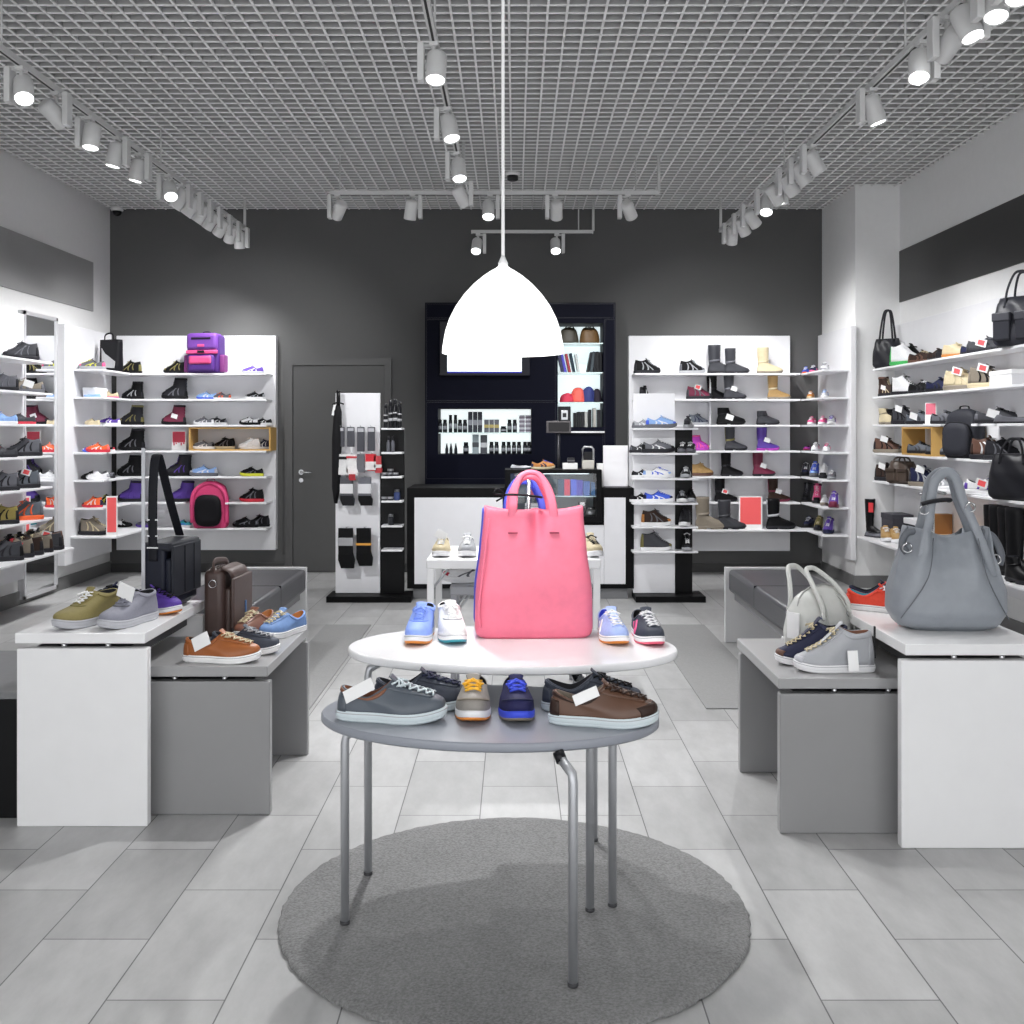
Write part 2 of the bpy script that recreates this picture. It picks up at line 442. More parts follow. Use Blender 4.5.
ST = 'structure'
MB().box(XL - .15, XR + .15, YF, YB + .15, -.1, 0).build('floor', floor_mat(), kind=ST)
WALLC = 'e2e2e2'
MB().box(XL - .15, XR + .15, YB, YB + .15, 0, 4.1).build('wall_back', mat('565656', 'paint', .7), kind=ST)
MB().box(XL - .15, XL, YF, YB, 0, 4.1).build('wall_left', mat(WALLC, 'paint', .7), kind=ST)
MB().box(XR, XR + .15, YF, YB, 0, 4.1).build('wall_right', mat('ececec', 'paint', .7), kind=ST)
MB().box(3.07, XR, 9.39, YB, 0, 4.1).build('wall_column', mat('ececec', 'paint', .7), kind=ST)
MB().box(XL, XR, YF, YB, 4.0, 4.1).build('ceiling_void', mat('343434', 'paint', .9), kind=ST)
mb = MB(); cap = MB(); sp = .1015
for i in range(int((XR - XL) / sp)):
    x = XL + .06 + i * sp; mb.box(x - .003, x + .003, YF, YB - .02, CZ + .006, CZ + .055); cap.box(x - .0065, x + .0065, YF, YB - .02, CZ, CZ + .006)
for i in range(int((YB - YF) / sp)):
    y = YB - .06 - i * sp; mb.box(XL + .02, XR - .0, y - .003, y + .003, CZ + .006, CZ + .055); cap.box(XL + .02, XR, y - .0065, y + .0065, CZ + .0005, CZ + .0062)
mb.build('ceiling', mat('b8b8b8', 'paint', .6), kind=ST)  # blades greyer than their caps: shade between the slats put into the colour
cap.build('ceiling_grid', mat('f0f0f0', 'paint', .5), kind=ST)  # lit undersides of the same slats, painted in as a lighter colour
MB().box(XL, XL + .015, YF, YB, 0, .11).build('baseboard_left', mat('6f6f6f', 'paint', .5), kind=ST)
MB().box(XR - .015, XR, YF, 9.39, 0, .11).build('baseboard_right', mat('6f6f6f', 'paint', .5), kind=ST)
MB().box(3.055, 3.07, 9.375, YB, 0, .11).box(3.07, XR - .015, 9.375, 9.39, 0, .11).build('baseboard_column', mat('777777', 'paint', .5), kind=ST)
MB().box(XL + .015, -2.30, YB - .015, YB, 0, .09).box(-1.225, 3.055, YB - .015, YB, 0, .09).build('baseboard_back', mat('3a3a3a', 'paint', .5), kind=ST)
# grey strips set high in the side walls
MB().box(XL, XL + .012, 5.0, 9.97, 2.556, 3.025).build('trim_1', mat('9a9a9a', 'paint', .35), kind=ST)
MB().box(XR - .012, XR, 5.0, 9.37, 2.57, 3.03).build('trim_2', mat('3c3c3c', 'paint', .45), kind=ST)
# grey door in the back wall
dx0, dx1, dz = -2.215, -1.30, 2.06
d = MB().box(dx0 + .004, dx1 - .004, YB - .035, YB - .003, .01, dz).build('door_1', mat('4b4b4b', 'paint', .5), kind=ST)
MB().box(dx0 - .08, dx0, YB - .05, YB, 0, dz + .075).box(dx1, dx1 + .07, YB - .05, YB, 0, dz + .075).box(dx0, dx1, YB - .05, YB, dz + .005, dz + .075).build('door_frame', mat('525252', 'paint', .5), d)
chrome = mat('c9cacc', 'metal', .25, 1)
hx = -2.13
hd = MB().cyl((hx, YB - .04, 1.0), (hx, YB - .085, 1.0), .011).sweep([(hx, YB - .085, 1.0), (hx + .05, YB - .085, 1.0), (hx + .115, YB - .08, .998)], .009, n=8).build('door_handle', chrome, d)
MB().cyl((hx, YB - .043, 1.0), (hx, YB - .033, 1.0), .026, 20).cyl((hx, YB - .043, .92), (hx, YB - .033, .92), .022, 20).build('escutcheon', chrome, d)

# ------------------------------------------------------------------ shelf racks on the walls
SZ = [1.97, 1.72, 1.47, 1.22, .97, .72, .47]        # shelf tops, the same on every rack
white = mat('e4e4e7', 'laminate', .35); shelfw = mat('ececef', 'laminate', .3)
def rack(name, label, panel, shelves, extra=None):
    (x0, x1, y0, y1, z0, z1) = panel
    t = thing('shoe_rack', label, 'shoe rack', ((x0 + x1) / 2, (y0 + y1) / 2, z0))
    ox, oy, oz = t.location
    MB().box(x0 - ox, x1 - ox, y0 - oy, y1 - oy, z0 - oz, z1 - oz, .004).build('back_panel', white, t)
    for (a, b, c, e, z) in shelves:
        MB().box(a - ox, b - ox, c - oy, e - oy, z - .018 - oz, z - oz, .003).build('shelf', shelfw, t)
    if extra:
        for nm, bx in extra: MB().box(bx[0] - ox, bx[1] - ox, bx[2] - oy, bx[3] - oy, bx[4] - oz, bx[5] - oz, .002).build(nm, white, t)
    return t
PA = YB - .09                                        # panel face of the back-wall racks
AX0, AX1 = (115 - VX) / 101.2, (275 - VX) / 101.2
sh = []
for i, z in enumerate(SZ):
    if i == 5: sh += [(AX0, -3.20, PA - .27, PA, z), (-2.80, AX1 - .03, PA - .27, PA, z)]
    else: sh.append((AX0, AX1 - .03, PA - .27, PA, z))
rack('A', 'wide white shoe rack on the back wall left of the grey door', (AX0, AX1, PA, YB, .23, 2.355), sh)
EX0, EX1 = (629 - VX) / 101.2, (791 - VX) / 101.2
rack('E', 'white boot rack on the back wall right of the dark cabinet', (EX0, EX1, PA, YB, .22, 2.355), [(EX0 + .03, EX1 + (.03 if z > .6 else .06), PA - (.27 if z > .6 else .40), PA, z) for z in SZ],
     [('divider', (1.91, 1.925, PA - .10, PA, .49, 1.95))])
PBX = -3.97
rack('B', 'white shoe rack in the far corner of the left wall', (XL, PBX, 9.18, 10.25, .22, 2.36), [(PBX, -3.70, 9.36, 10.02, z) if i < 6 else (PBX, -3.56, 9.29, 10.02, z) for i, z in enumerate(SZ)])
rack('C', 'white shoe rack on the left wall before the mirror, cut by the photo edge', (XL, PBX, 6.6, 8.42, .22, 2.36),
     [(PBX, -3.73 if i < 6 else -3.58, 6.6, 8.40 if i < 6 else 8.46, z) for i, z in enumerate(SZ)])
PJ = XR - .06
rack('J', 'long white shoe rack along the right wall', (PJ, XR, 5.6, 9.36, .28, 2.36),
     [(PJ - .20, PJ, a, b, z) for a, b, z in ((5.6, 9.35, 1.97), (5.6, 9.35, 1.72), (5.6, 7.33, 1.47), (7.86, 9.35, 1.47), (5.6, 6.5, 1.22), (7.05, 9.35, 1.22), (5.6, 9.35, .97))] + [(PJ - .34, PJ, 5.6, 9.35, .47)])
PK = 3.02
rack('K', 'narrow white rack of small shoes on the side of the column', (PK, 3.07, 9.36, 10.38, .25, 2.36), [(PK - .24, PK, 9.42, 10.12, z) for z in SZ])

# ------------------------------------------------------------------ mirror
t = thing('wall_mirror', 'tall framed mirror on the left wall between two white shoe racks', 'mirror', (XL, 8.8, .04))
MB().box(.0, .04, -.32, .30, 0, 2.36).build('backing', mat('b9b9bc', 'metal', .4), t)
MB().box(.04, .045, -.29, .27, .03, 2.33).build('glass', mat('f2f3f4', 'plain', .01, 1), t)
MB().box(.04, .055, -.32, -.29, 0, 2.36).box(.04, .055, .27, .30, 0, 2.36).box(.04, .055, -.32, .30, 2.33, 2.36).box(.04, .055, -.32, .30, 0, .03).build('frame', mat('d5d5d8', 'metal', .3, .4), t)

# ------------------------------------------------------------------ display tables and benches
greyt = mat('8d8d8e', 'laminate', .3); whitet = mat('e9e9ea', 'laminate', .25); black = mat('131316', 'laminate', .35)
grey_top = mat('9b9b9c', 'laminate', .28)
def slab_table(label, x0, x1, y0, y1, z, top_m, leg_m, inset, th=.038, cat='display table'):
    t = thing('display_table', label, cat, ((x0 + x1) / 2, (y0 + y1) / 2, 0), 0, 'slab display tables')
    ox, oy, _ = t.location
    MB().box(x0 - ox, x1 - ox, y0 - oy, y1 - oy, z - th, z, .003).build('tabletop', top_m, t)
    for s in (0, 1):
        ya = (y0 + .003) if s == 0 else (y1 - .043)
        MB().box(x0 + inset - ox, x1 + .008 - ox, ya - oy, ya + .04 - oy, 0, z - th - .018, .005).build('leg_panel', leg_m, t)
        for fx in (.36, .70):
            xx = x0 + (x1 - x0) * fx
            MB().cyl((xx - ox, ya + .02 - oy, z - th - .02), (xx - ox, ya + .02 - oy, z - th), .010).build('spacer', chrome, t)
    MB().box(x0 + .06 - ox, x1 - .06 - ox, y0 + .042 - oy, y1 - .042 - oy, z - th - .06, z - th - .018).build('apron', mat('3a3a3c', 'laminate', .5), t)
    return t
slab_table('white slab display table on the left with khaki and grey shoes', -1.805, -1.335, 3.755, 4.47, .70, whitet, whitet, .005)
slab_table('low grey slab bench on the left with tan shoe and brown bag', -1.47, -.920, 3.87, 4.62, .553, grey_top, greyt, .02)
slab_table('white slab display table on the right with large grey bag', 1.335, 1.82, 3.56, 4.41, .70, whitet, whitet, -.012)
slab_table('low grey slab bench on the right with silver high-top shoes', .935, 1.50, 3.69, 4.39, .553, grey_top, greyt, .005)
cush = mat('3f3f44', 'leather', .35)
def bench(label, x0, x1, y0, y1):
    t = thing('seat_bench', label, 'bench', ((x0 + x1) / 2, (y0 + y1) / 2, 0), 0, 'upholstered benches')
    ox, oy, _ = t.location
    mb = MB().box(x0 - ox, x1 - ox, y0 - oy + .01, y1 - oy - .045, .345, .495, .025, 4)
    mb.build('cushion', cush, t)
    m2 = MB()
    for k in (1,):
        yy = y0 - oy + (y1 - y0) * k / 2
        m2.box(x0 - ox - .0005, x1 - ox + .0005, yy - .003, yy + .003, .37, .4962)
    m2.build('seam', mat('2e2e32', 'leather', .5), t)
    for ya in (y1 - .04, y0 + .03):
        top = .505 if ya > y0 + .1 else .34
        MB().box(x0 - ox - .02, x1 - ox, ya - oy, ya + .04 - oy, 0, top, .004).build('end_panel', whitet, t)
    MB().box(x0 + .04 - ox, x1 - .04 - ox, y0 + .08 - oy, y1 - .05 - oy, .29, .345).build('frame_rail', mat('8a8a8c', 'laminate', .4), t)
    return t
bench('dark cushioned bench with white end panel, right of the aisle', 1.43, 1.92, 5.44, 7.02)
bench('dark cushioned bench with white end panel, left of the aisle', -1.90, -1.40, 5.44, 7.02)
t = thing('storage_bench', 'black box bench with grey top at the left photo edge', 'bench', (-2.10, 4.2, 0))
MB().box(-.27, .27, -.36, .36, 0, .44, .004).build('body', mat('0c0c0f', 'laminate', .4), t)
MB().box(-.275, .275, -.365, .365, .44, .465, .004).build('seat_top', mat('77787a', 'leather', .5), t)
matm = mat('8f8f8f', 'fabric', .9)
tag(MB().box(.98, 1.38, 5.33, 7.6, 0, .006).build('floor_mat', matm), 'grey rectangular floor mat beside the right bench', 'mat', 'aisle mats')
tag(MB().box(-1.38, -1.05, 5.32, 7.6, 0, .006).build('floor_mat', matm), 'grey rectangular floor mat beside the left bench', 'mat', 'aisle mats')

# ------------------------------------------------------------------ round rug
def rug_mat():
    m = bpy.data.materials.new('rug_pile'); m.use_nodes = True; nt = m.node_tree; b = nt.nodes['Principled BSDF']; N = nt.nodes.new; L = nt.links.new
    tc = N('ShaderNodeTexCoord'); n = N('ShaderNodeTexNoise'); n.inputs['Scale'].default_value = 130; n.inputs['Detail'].default_value = 4; L(tc.outputs['Object'], n.inputs['Vector'])
    n2 = N('ShaderNodeTexNoise'); n2.inputs['Scale'].default_value = 4; L(tc.outputs['Object'], n2.inputs['Vector'])
    ad = N('ShaderNodeMath'); ad.operation = 'MULTIPLY_ADD'; L(n2.outputs['Fac'], ad.inputs[0]); ad.inputs[1].default_value = .25; L(n.outputs['Fac'], ad.inputs[2])
    cr = N('ShaderNodeValToRGB'); cr.color_ramp.elements[0].position = .35; cr.color_ramp.elements[0].color = lin('5a5a5a'); cr.color_ramp.elements[1].position = .8; cr.color_ramp.elements[1].color = lin('888888')
    L(ad.outputs[0], cr.inputs[0]); L(cr.outputs[0], b.inputs['Base Color']); b.inputs['Roughness'].default_value = .95; b.inputs['Sheen Weight'].default_value = .2
    bp = N('ShaderNodeBump'); bp.inputs['Strength'].default_value = .8; bp.inputs['Distance'].default_value = .006; L(n.outputs['Fac'], bp.inputs['Height']); L(bp.outputs[0], b.inputs['Normal'])
    return m
rm = rug_mat()
t = thing('round_rug', 'round grey shaggy rug under the oval nesting tables', 'rug', (-.002, 3.123, 0))
rng = random.Random(3); n = 220
jit = [rng.uniform(-.004, .004) for _ in range(n)]
def rr(r, z, j): return [((r + jit[i] * j) * cos(2 * pi * i / n), (r + jit[i] * j) * sin(2 * pi * i / n), z) for i in range(n)]
MB().loft([rr(.688, .001, 1), rr(.692, .007, 1), rr(.684, .015, 1), rr(.66, .018, 0)]).build('pile', rm, t)

# ------------------------------------------------------------------ oval nesting tables
steel = mat('bfc1c5', 'metal', .45, .75)
def oval(cx, cy, a, bf, bb, rot, z0, z1, n=96):
    rings = []
    for k, z in ((.985, z0), (1.0, z0 + .006), (1.0, z1 - .006), (.992, z1)):
        r = []
        for i in range(n):
            th = 2 * pi * i / n
            x = a * k * cos(th); y = (bb if sin(th) > 0 else bf) * k * sin(th)
            r.append((x * cos(rot) - y * sin(rot), x * sin(rot) + y * cos(rot), z))
        rings.append(r)
    return rings
def nest(label, cx, cy, a, bf, bb, rot, z, m, legs):
    t = thing('nesting_table', label, 'table', (cx, cy, 0), 0, 'oval nesting tables')
    MB().loft(oval(0, 0, a, bf, bb, rot, z - .026, z)).build('tabletop', m, t)
    for lx, ly in legs:
        x, y = lx - cx, ly - cy
        d = math.hypot(x, y); ux, uy = x / d, y / d
        inx = .10 if True else 0
        lg = MB().sweep([(x, y, .019), (x, y, z - .09), (x - ux * .004, y - uy * .004, z - .068), (x - ux * .05, y - uy * .05, z - .042)], .0125, n=14, up=(-uy, ux, 0)).build('leg', steel, t)
        MB().cyl((x - ux * .047, y - uy * .047, z - .048), (x - ux * .064, y - uy * .064, z - .027), .015).build('bracket', mat('1c1c20', 'plain', .4), lg)
        MB().lathe([(.0135, 0), (.0145, .004), (.0135, .01)], 14, (x, y, .0185)).build('foot', mat('3b3b3e', 'rubber', .6), lg)
    return t
nest('lower grey oval nesting table on the round rug', -.076, 2.985, .485, .292, .32, -.11, .625, mat('8f939c', 'laminate', .32), [(.148, 2.653), (-.488, 2.986), (.29, 3.097)])
nest('taller white oval nesting table holding the pink tote', -.01, 3.335, .527, .285, .35, -.05, .74, mat('efeff1', 'laminate', .22), [(-.468, 3.316), (.221, 3.066), (.272, 3.586)])

# ------------------------------------------------------------------ white and grey step tables behind
def step_table(label, x0, x1, y0, y1, z, m, leg):
    t = thing('side_table', label, 'table', ((x0 + x1) / 2, (y0 + y1) / 2, 0), 0, 'stepped side tables')
    ox, oy, _ = t.location
    MB().box(x0 - ox, x1 - ox, y0 - oy, y1 - oy, z - .05, z, .008, 3).build('tabletop', m, t)
    for sx in (0, 1):
        for sy in (0, 1):
            xx = (x0 + .004 if sx == 0 else x1 - .004 - leg) - ox; yy = (y0 + .01 if sy == 0 else y1 - .01 - leg) - oy
            l = MB().box(xx, xx + leg, yy, yy + leg, 0, z - .05, .002).build('leg', m, t)
            xi = xx + leg if sx == 0 else xx; dr = 1 if sx == 0 else -1
            MB().sweep([(xi - dr * .004, yy + leg / 2, z - .15), (xi + dr * .075, yy + leg / 2, z - .052)], .006, .006, n=8).build('brace', steel, l)
    return t
step_table('white rectangular side table behind the pink tote with beige sneakers', -.463, .449, 5.42, 6.05, .755, mat('ededee', 'laminate', .3), .036)
step_table('lower grey side table nested under the white side table', -.352, .345, 5.62, 6.0, .585, mat('9a9ba0', 'laminate', .35), .03)

# ------------------------------------------------------------------ pendant lamp
t = thing('pendant_lamp', 'white glowing dome pendant lamp hanging above the oval tables', 'lamp', (-.038, 3.30, CZ))
prof = [(.193, 1.677), (.191, 1.700), (.183, 1.745), (.170, 1.785), (.150, 1.825), (.124, 1.862), (.094, 1.895), (.062, 1.922), (.038, 1.938), (.022, 1.947), (.014, 1.954)]
inn = [(r - .005, z + .001) for r, z in prof]
MB().lathe([(r, z - CZ) for r, z in inn[::-1]] + [(r, z - CZ) for r, z in prof], 64, caps=False).build('shade', emit('ffffff', 1.6), t)
MB().lathe([(.014, 1.95 - CZ), (.016, 1.962 - CZ), (.010, 1.975 - CZ), (.006, 1.985 - CZ)], 20).build('socket_cap', mat('f2f2f2', 'plain', .4), t)
MB().cyl((0, 0, 1.98 - CZ), (0, 0, -.02), .0055, 12).build('cord', mat('f5f5f5', 'plain', .5), t)
MB().lathe([(.05, 0), (.05, -.02), (.03, -.03)], 24).build('ceiling_rose', mat('e8e8e8', 'plain', .5), t)
MB().lathe([(.001, 1.79 - CZ), (.03, 1.80 - CZ), (.04, 1.83 - CZ), (.03, 1.87 - CZ), (.014, 1.90 - CZ), (.012, 1.95 - CZ)], 24).build('bulb', emit('ffffff', 4), t)
l = bpy.data.lights.new('pendant_light', 'POINT'); l.energy = 2.5 * LP; l.shadow_soft_size = .08; l.color = (1, .985, .96)
lo = bpy.data.objects.new('pendant_light', l); COL.objects.link(lo); lo.parent = t; lo.location = (0, 0, 1.72 - CZ)

# ------------------------------------------------------------------ tracks and spotlights
trackm = mat('cfcfcf', 'paint', .4); headm = mat('d8d8d8', 'paint', .4)
def track(label, a, b, rods):
    a, b = Vector(a), Vector(b)
    t = thing('light_track', label, 'light track', a, 0, 'ceiling light tracks')
    d = b - a
    MB().sweep([(0, 0, 0), d], .018, .016, box=True).build('rail', trackm, t)
    sd = d.normalized().cross(Vector((0, 0, 1))) * .004
    MB().sweep([Vector((0, 0, -.0165)) + d * .01, Vector((0, 0, -.0165)) + d * .99], .006, .0012, box=True).build('slot', mat('2a2a2a', 'plain', .5), t)
    for f in rods:
        p = d * f
        MB().cyl(p + Vector((0, 0, .012)), p + Vector((0, 0, CZ - a.z + .01)), .006 if f not in (0, 1) else .013, 8).build('hanger', trackm, t)
ZT, ZR, ZC = 3.335, 3.31, 3.32
track('long light track with spotlights over the left racks', (-2.57, 9.9, ZT), (-2.57, 3.2, ZT), (0, .35, .7))
track('long light track with spotlights over the right racks', (1.95, 9.87, ZR), (1.95, 3.2, ZR), (0, .35, .7))
track('centre light track running away from the camera above the aisle', (-.393, 7.95, ZC), (-.393, 3.2, ZC), (0, .6))
track('cross light track with five spotlights before the back wall', (-1.48, 8.33, ZC), (1.15, 8.33, ZC), (.03, .93, 1))
track('short light track with two spotlights close to the back wall', (-.42, 9.98, ZC), (.75, 9.98, ZC), (.88, 1))
SPOT = []
def spotlight(label, x, y, z, aim, side, power=1.0, size=86, lit=1.0):
    t = thing('spotlight', label, 'spotlight', (x, y, z), 0, 'white track spotlights')
    d = (Vector(aim) - Vector((x, y, z - .14))).normalized()
    MB().box(-.022, .022, -.03, .03, -.035, -.014, .003).build('adapter', headm, t)
    bx = MB()
    sx, sy = side
    c = Vector((sx * .062, sy * .062, -.105))
    bx.box(c.x - (.016 if sx else .036), c.x + (.016 if sx else .036), c.y - (.016 if sy else .036), c.y + (.016 if sy else .036), -.205, -.022, .004).build('driver_box', headm, t)
    MB().sweep([(0, 0, -.03), (0, 0, -.075)], .011, n=10).sweep([(0, 0, -.03), (c.x, c.y, -.03)], .009, .007, box=True).build('bracket', trackm, t)
    p = Vector((-sx * .012, -sy * .012, -.135))
    q = d.to_track_quat('Z', 'Y').to_matrix().to_4x4()
    mb = MB(); mb.M = Matrix.Translation(p) @ q
    mb.lathe([(.030, -.082), (.046, -.072), (.050, -.06), (.050, .075), (.047, .078), (.044, .066)], 24)
    mb.build('lamp_head', headm, t)
    mb = MB(); mb.M = Matrix.Translation(p) @ q
    mb.lathe([(.0435, .0665), (.0435, .070)], 24); mb.build('lens', emit('ffffff', 7 * lit), t)
    l = bpy.data.lights.new('spot_beam', 'SPOT'); l.energy = 42 * LP * power; l.spot_size = R(size); l.spot_blend = 1; l.shadow_soft_size = .045
    lo = bpy.data.objects.new('spot_beam', l); COL.objects.link(lo); lo.parent = t; lo.location = p + d * .085
    lo.rotation_euler = d.to_track_quat('-Z', 'Y').to_euler()
YL = [5.42, 5.83, 6.29, 6.72, 7.12, 7.72, 8.02, 8.30, 8.57, 8.84, 9.16, 9.45, 9.75]
for i, y in enumerate(YL):
    s = (-1, 0) if i in (0, 2, 5) else (1, 0)
    aim = [(-1.7, 3.8, .7), (-.7, 8.75, .7), (-2.6, 5.6, 0), (-3.2, 6.5, 0), (-3.2, 6.9, 0), (-1.5, 5.6, .3), (-3.9, 7.8, 1.0), (-3.9, 8.2, 1.4), (-3.9, 8.6, 1.3), (-3.9, 9.2, 1.4), (-3.9, 9.7, 1.6), (-3.2, 10.3, 1.8), (-2.6, 10.3, 1.4)][i]
    pw = [.7, 3.0, .8, .8, .8, 1, 1, 1, 1, 1, 1, 1, 1][i]
    spotlight('%s spotlight from the near end of the left light track' % ORD[i], -2.57, y, ZT, aim, s, PW['L'] * pw, 50 if i == 1 else 86)
YR = [4.07, 4.25, 4.47, 4.70, 4.99, 5.69, 6.82, 7.14, 7.45, 7.75, 8.12, 8.63, 8.98, 9.40]
for i, y in enumerate(YR):
    s = (-1, 0) if i not in (2, 4, 9) else (1, 0)
    aim = [(1.6, 3.0, .7), (1.6, 3.3, .7), (2.6, 3.4, .5), (.7, 8.75, .7), (1.5, 3.9, .6), (2.9, 5.5, .2), (3.3, 6.8, .9), (3.35, 7.2, 1.1), (3.4, 8.0, 1.3), (3.4, 8.2, 1.2), (1.4, 6.4, .4), (3.3, 9.39, 1.7), (3.0, 9.8, 1.4), (2.0, 10.3, 1.6)][i]
    pw = [.3, .3, .3, 3.0, .5, .8, 1, 1, 1, 1, 1, .6, 1, 1][i]
    spotlight('%s spotlight from the near end of the right light track' % ORD[i], 1.95, y, ZR, aim, s, PW['R'] * pw, 46 if i == 3 else 86)
for i, (y, aim, s) in enumerate([(5.04, (-.5, 3.9, 0), (-1, 0)), (6.06, (.3, 5.0, 0), (-1, 0)), (7.04, (.0, 5.7, 0), (-1, 0)), (7.85, (.9, 8.8, 1.0), (1, 0))]):
    spotlight('%s spotlight from the near end of the centre light track' % ORD[i], -.393, y, ZC, aim, s, PW['C'])
for i, (x, aim, s) in enumerate([(-1.42, (-2.6, 10.3, 1.6), (-1, 0)), (-.82, (-1.2, 9.0, 1.0), (1, 0)), (-.20, (-.2, 6.6, .2), (1, 0)), (.32, (.4, 10.2, 1.2), (-1, 0)), (.90, (1.9, 10.3, 1.5), (-1, 0))]):
    spotlight('%s spotlight from left on the cross light track' % ORD[i], x, 8.33, ZC, aim, s, PW['X'])
for i, (x, aim) in enumerate([(-.355, (-.6, 8.0, .5)), (.40, (.5, 8.0, .6))]):
    spotlight('%s spotlight on the short light track near the back wall' % ['left', 'right'][i], x, 9.98, ZC, aim, (1, 0), PW['S'])
# ceiling devices
t = thing('security_camera', 'small dark dome camera under the ceiling in the left back corner', 'camera', (-3.93, 10.28, CZ))
MB().lathe([(.06, 0), (.06, -.03), (.05, -.04)], 24).build('mount', mat('e4e4e4', 'plain', .4), t)
MB().lathe([(.046, -.04), (.044, -.055), (.034, -.075), (.015, -.085), (.001, -.087)], 24).build('dome', mat('0c0c0e', 'plain', .08), t)
t = thing('smoke_detector', 'round smoke detector on the ceiling grid before the cross track', 'smoke detector', (-.02, 8.9, CZ))
MB().lathe([(.065, 0), (.065, -.015), (.05, -.025)], 24).build('base', mat('eeeeee', 'plain', .4), t)
MB().lathe([(.048, -.025), (.046, -.06), (.03, -.068)], 24).build('sensor', mat('2a2a2c', 'plain', .4), t)
navy = mat('060818', 'laminate', .6, 0, .2); navy2 = mat('181a26', 'laminate', .3); blk = mat('060608', 'laminate', .5, 0, .3)
# ------------------------------------------------------------------ dark wall cabinet behind the counter
CY = 10.0; s0 = F / CY
def cx(px): return (px - VX) / s0
def cz(py): return H - (py - VY) / s0
t = thing('wall_cabinet', 'tall dark navy cabinet with lit niches behind the sales counter', 'cabinet', (0, CY, 0))
X0, X1, ZT_ = cx(425), cx(615.6), cz(302.5)
nl = (cx(438), cx(531.4), cz(454.3), cz(408.6)); nr = (cx(557.8), cx(603.3), cz(425) - .02, cz(323))
mb = MB()
# front boards around the two niches
xs = [X0, nl[0], nl[1], nr[0], nr[1], X1]
mb.box(X0, nl[0], 0, .38, 0, ZT_); mb.box(nl[1], nr[0], 0, .38, 0, ZT_); mb.box(nr[1], X1, 0, .38, 0, ZT_)
mb.box(nl[0], nl[1], 0, .38, 0, nl[2]); mb.box(nl[0], nl[1], 0, .38, nl[3], ZT_)
mb.box(nr[0], nr[1], 0, .38, 0, nr[2]); mb.box(nr[0], nr[1], 0, .38, nr[3], ZT_)
mb.build('body', navy, t)
MB().box(X0, X1, .38, .40, 0, ZT_).build('back_board', navy, t)
for x0, x1, z0, z1 in ((X0 + .01, nr[0] - .02, 1.70, ZT_ - .16), (X0 + .01, nr[0] - .02, .95, 1.69), (nr[1] + .012, X1 - .006, .95, ZT_ - .16), (X0 + .01, X1 - .01, ZT_ - .15, ZT_ - .01), (nr[0] - .0, nr[1] + .0, .95, nr[2] - .06)):
    m_ = MB()
    for (a, b, c, d_) in ((x0, x1, z0, z0 + .006), (x0, x1, z1 - .006, z1), (x0, x0 + .006, z0, z1), (x1 - .006, x1, z0, z1)): m_.box(a, b, -.003, .001, c, d_)
    m_.build('panel_edge', mat('12131f', 'laminate', .35), t)
MB().box(nl[0] + .001, nl[1] - .001, .372, .379, nl[2] + .001, nl[3] - .001).build('light_panel', emit('eef6f6', .95), t)
MB().box(nr[0] + .001, nr[1] - .001, .372, .379, nr[2] + .001, nr[3] - .001).build('light_panel', emit('e6f4f6', .9), t)
gsh = mat('d5e9e8', 'plain', .1)
NS = [cz(342.5), cz(372), cz(402), cz(425)]
MB().box(nl[0], nl[1], .03, .371, cz(432.4) - .012, cz(432.4)).build('niche_shelf', gsh, t)
for z in NS[:3]: MB().box(nr[0], nr[1], .03, .371, z - .012, z).build('niche_shelf', gsh, t)
MB().box(nr[0] - .02, nr[1] + .01, -.03, .0, nr[2] - .055, nr[2] - .04).build('rail', chrome, t)
# wall screen
t = thing('wall_screen', 'lit white flat screen on the dark cabinet behind the pendant lamp', 'screen', (cx(485), CY - .004, 1.94))
MB().box(cx(440) - cx(485), cx(530) - cx(485), -.045, 0, 0, .52, .004).build('bezel', mat('0b0c1a', 'plain', .3), t)
MB().box(cx(447.6) - cx(485), cx(521.7) - cx(485), -.047, -.043, .04, .42).build('screen', emit('eaf6ff', 1.0), t)
MB().box(cx(447.6) - cx(485), cx(521.7) - cx(485), -.0472, -.0455, .026, .040).build('screen_edge', emit('1d1f8c', .7), t)
# bottles and boxes in the lit niche
yb = CY + .12
def bottle(px, z, h, r, label, grp, cone=False):
    r *= 1.22
    t = thing('bottle', label, 'bottle', (xat(px, yb), yb, z), 0, grp)
    if cone: MB().lathe([(r, 0), (r, h * .45), (r * .5, h * .8), (r * .25, h)], 12).build('body', mat('2b2d33', 'plain', .3), t)
    else:
        MB().lathe([(r, 0), (r, h * .68), (r * .8, h * .72)], 14).build('body', mat('24262c', 'plain', .3), t)
        MB().lathe([(r * .82, h * .72), (r * .82, h)], 14).build('cap', mat('15161a', 'plain', .35), t)
        MB().lathe([(r * 1.02, h * .22), (r * 1.02, h * .50)], 14).build('paper_label', mat('8d9096', 'plain', .5), t)
    return t
def pack(name, px, z, w_, h, d_, c, label, grp, cat, band=None, y=None):
    y = yb if y is None else y
    t = thing(name, label, cat, (xat(px, y), y, z), 0, grp)
    MB().box(-w_ / 2, w_ / 2, -d_ / 2, d_ / 2, 0, h, .002).build('box', mat(c, 'plain', .45), t)
    if band: MB().box(-w_ / 2 - .0008, w_ / 2 + .0008, -d_ / 2 - .0008, d_ / 2 + .0008, h * .35, h * .6).build('print_band', mat(band, 'plain', .5), t)
    return t
z1, z2 = cz(432.4), cz(454.3)
G1, G2 = 'bottles on the upper niche shelf', 'bottles on the lower niche shelf'
for i, (px, h, r) in enumerate([(440, .125, .018), (445, .125, .018), (450.5, .17, .015), (455.5, .17, .015), (460, .125, .018), (465, .125, .018), (509.5, .125, .018), (514.8, .125, .018)]):
    bottle(px, z1, h, r, '%s dark bottle from left on the upper shelf of the lit cabinet niche' % ORD[i], G1)
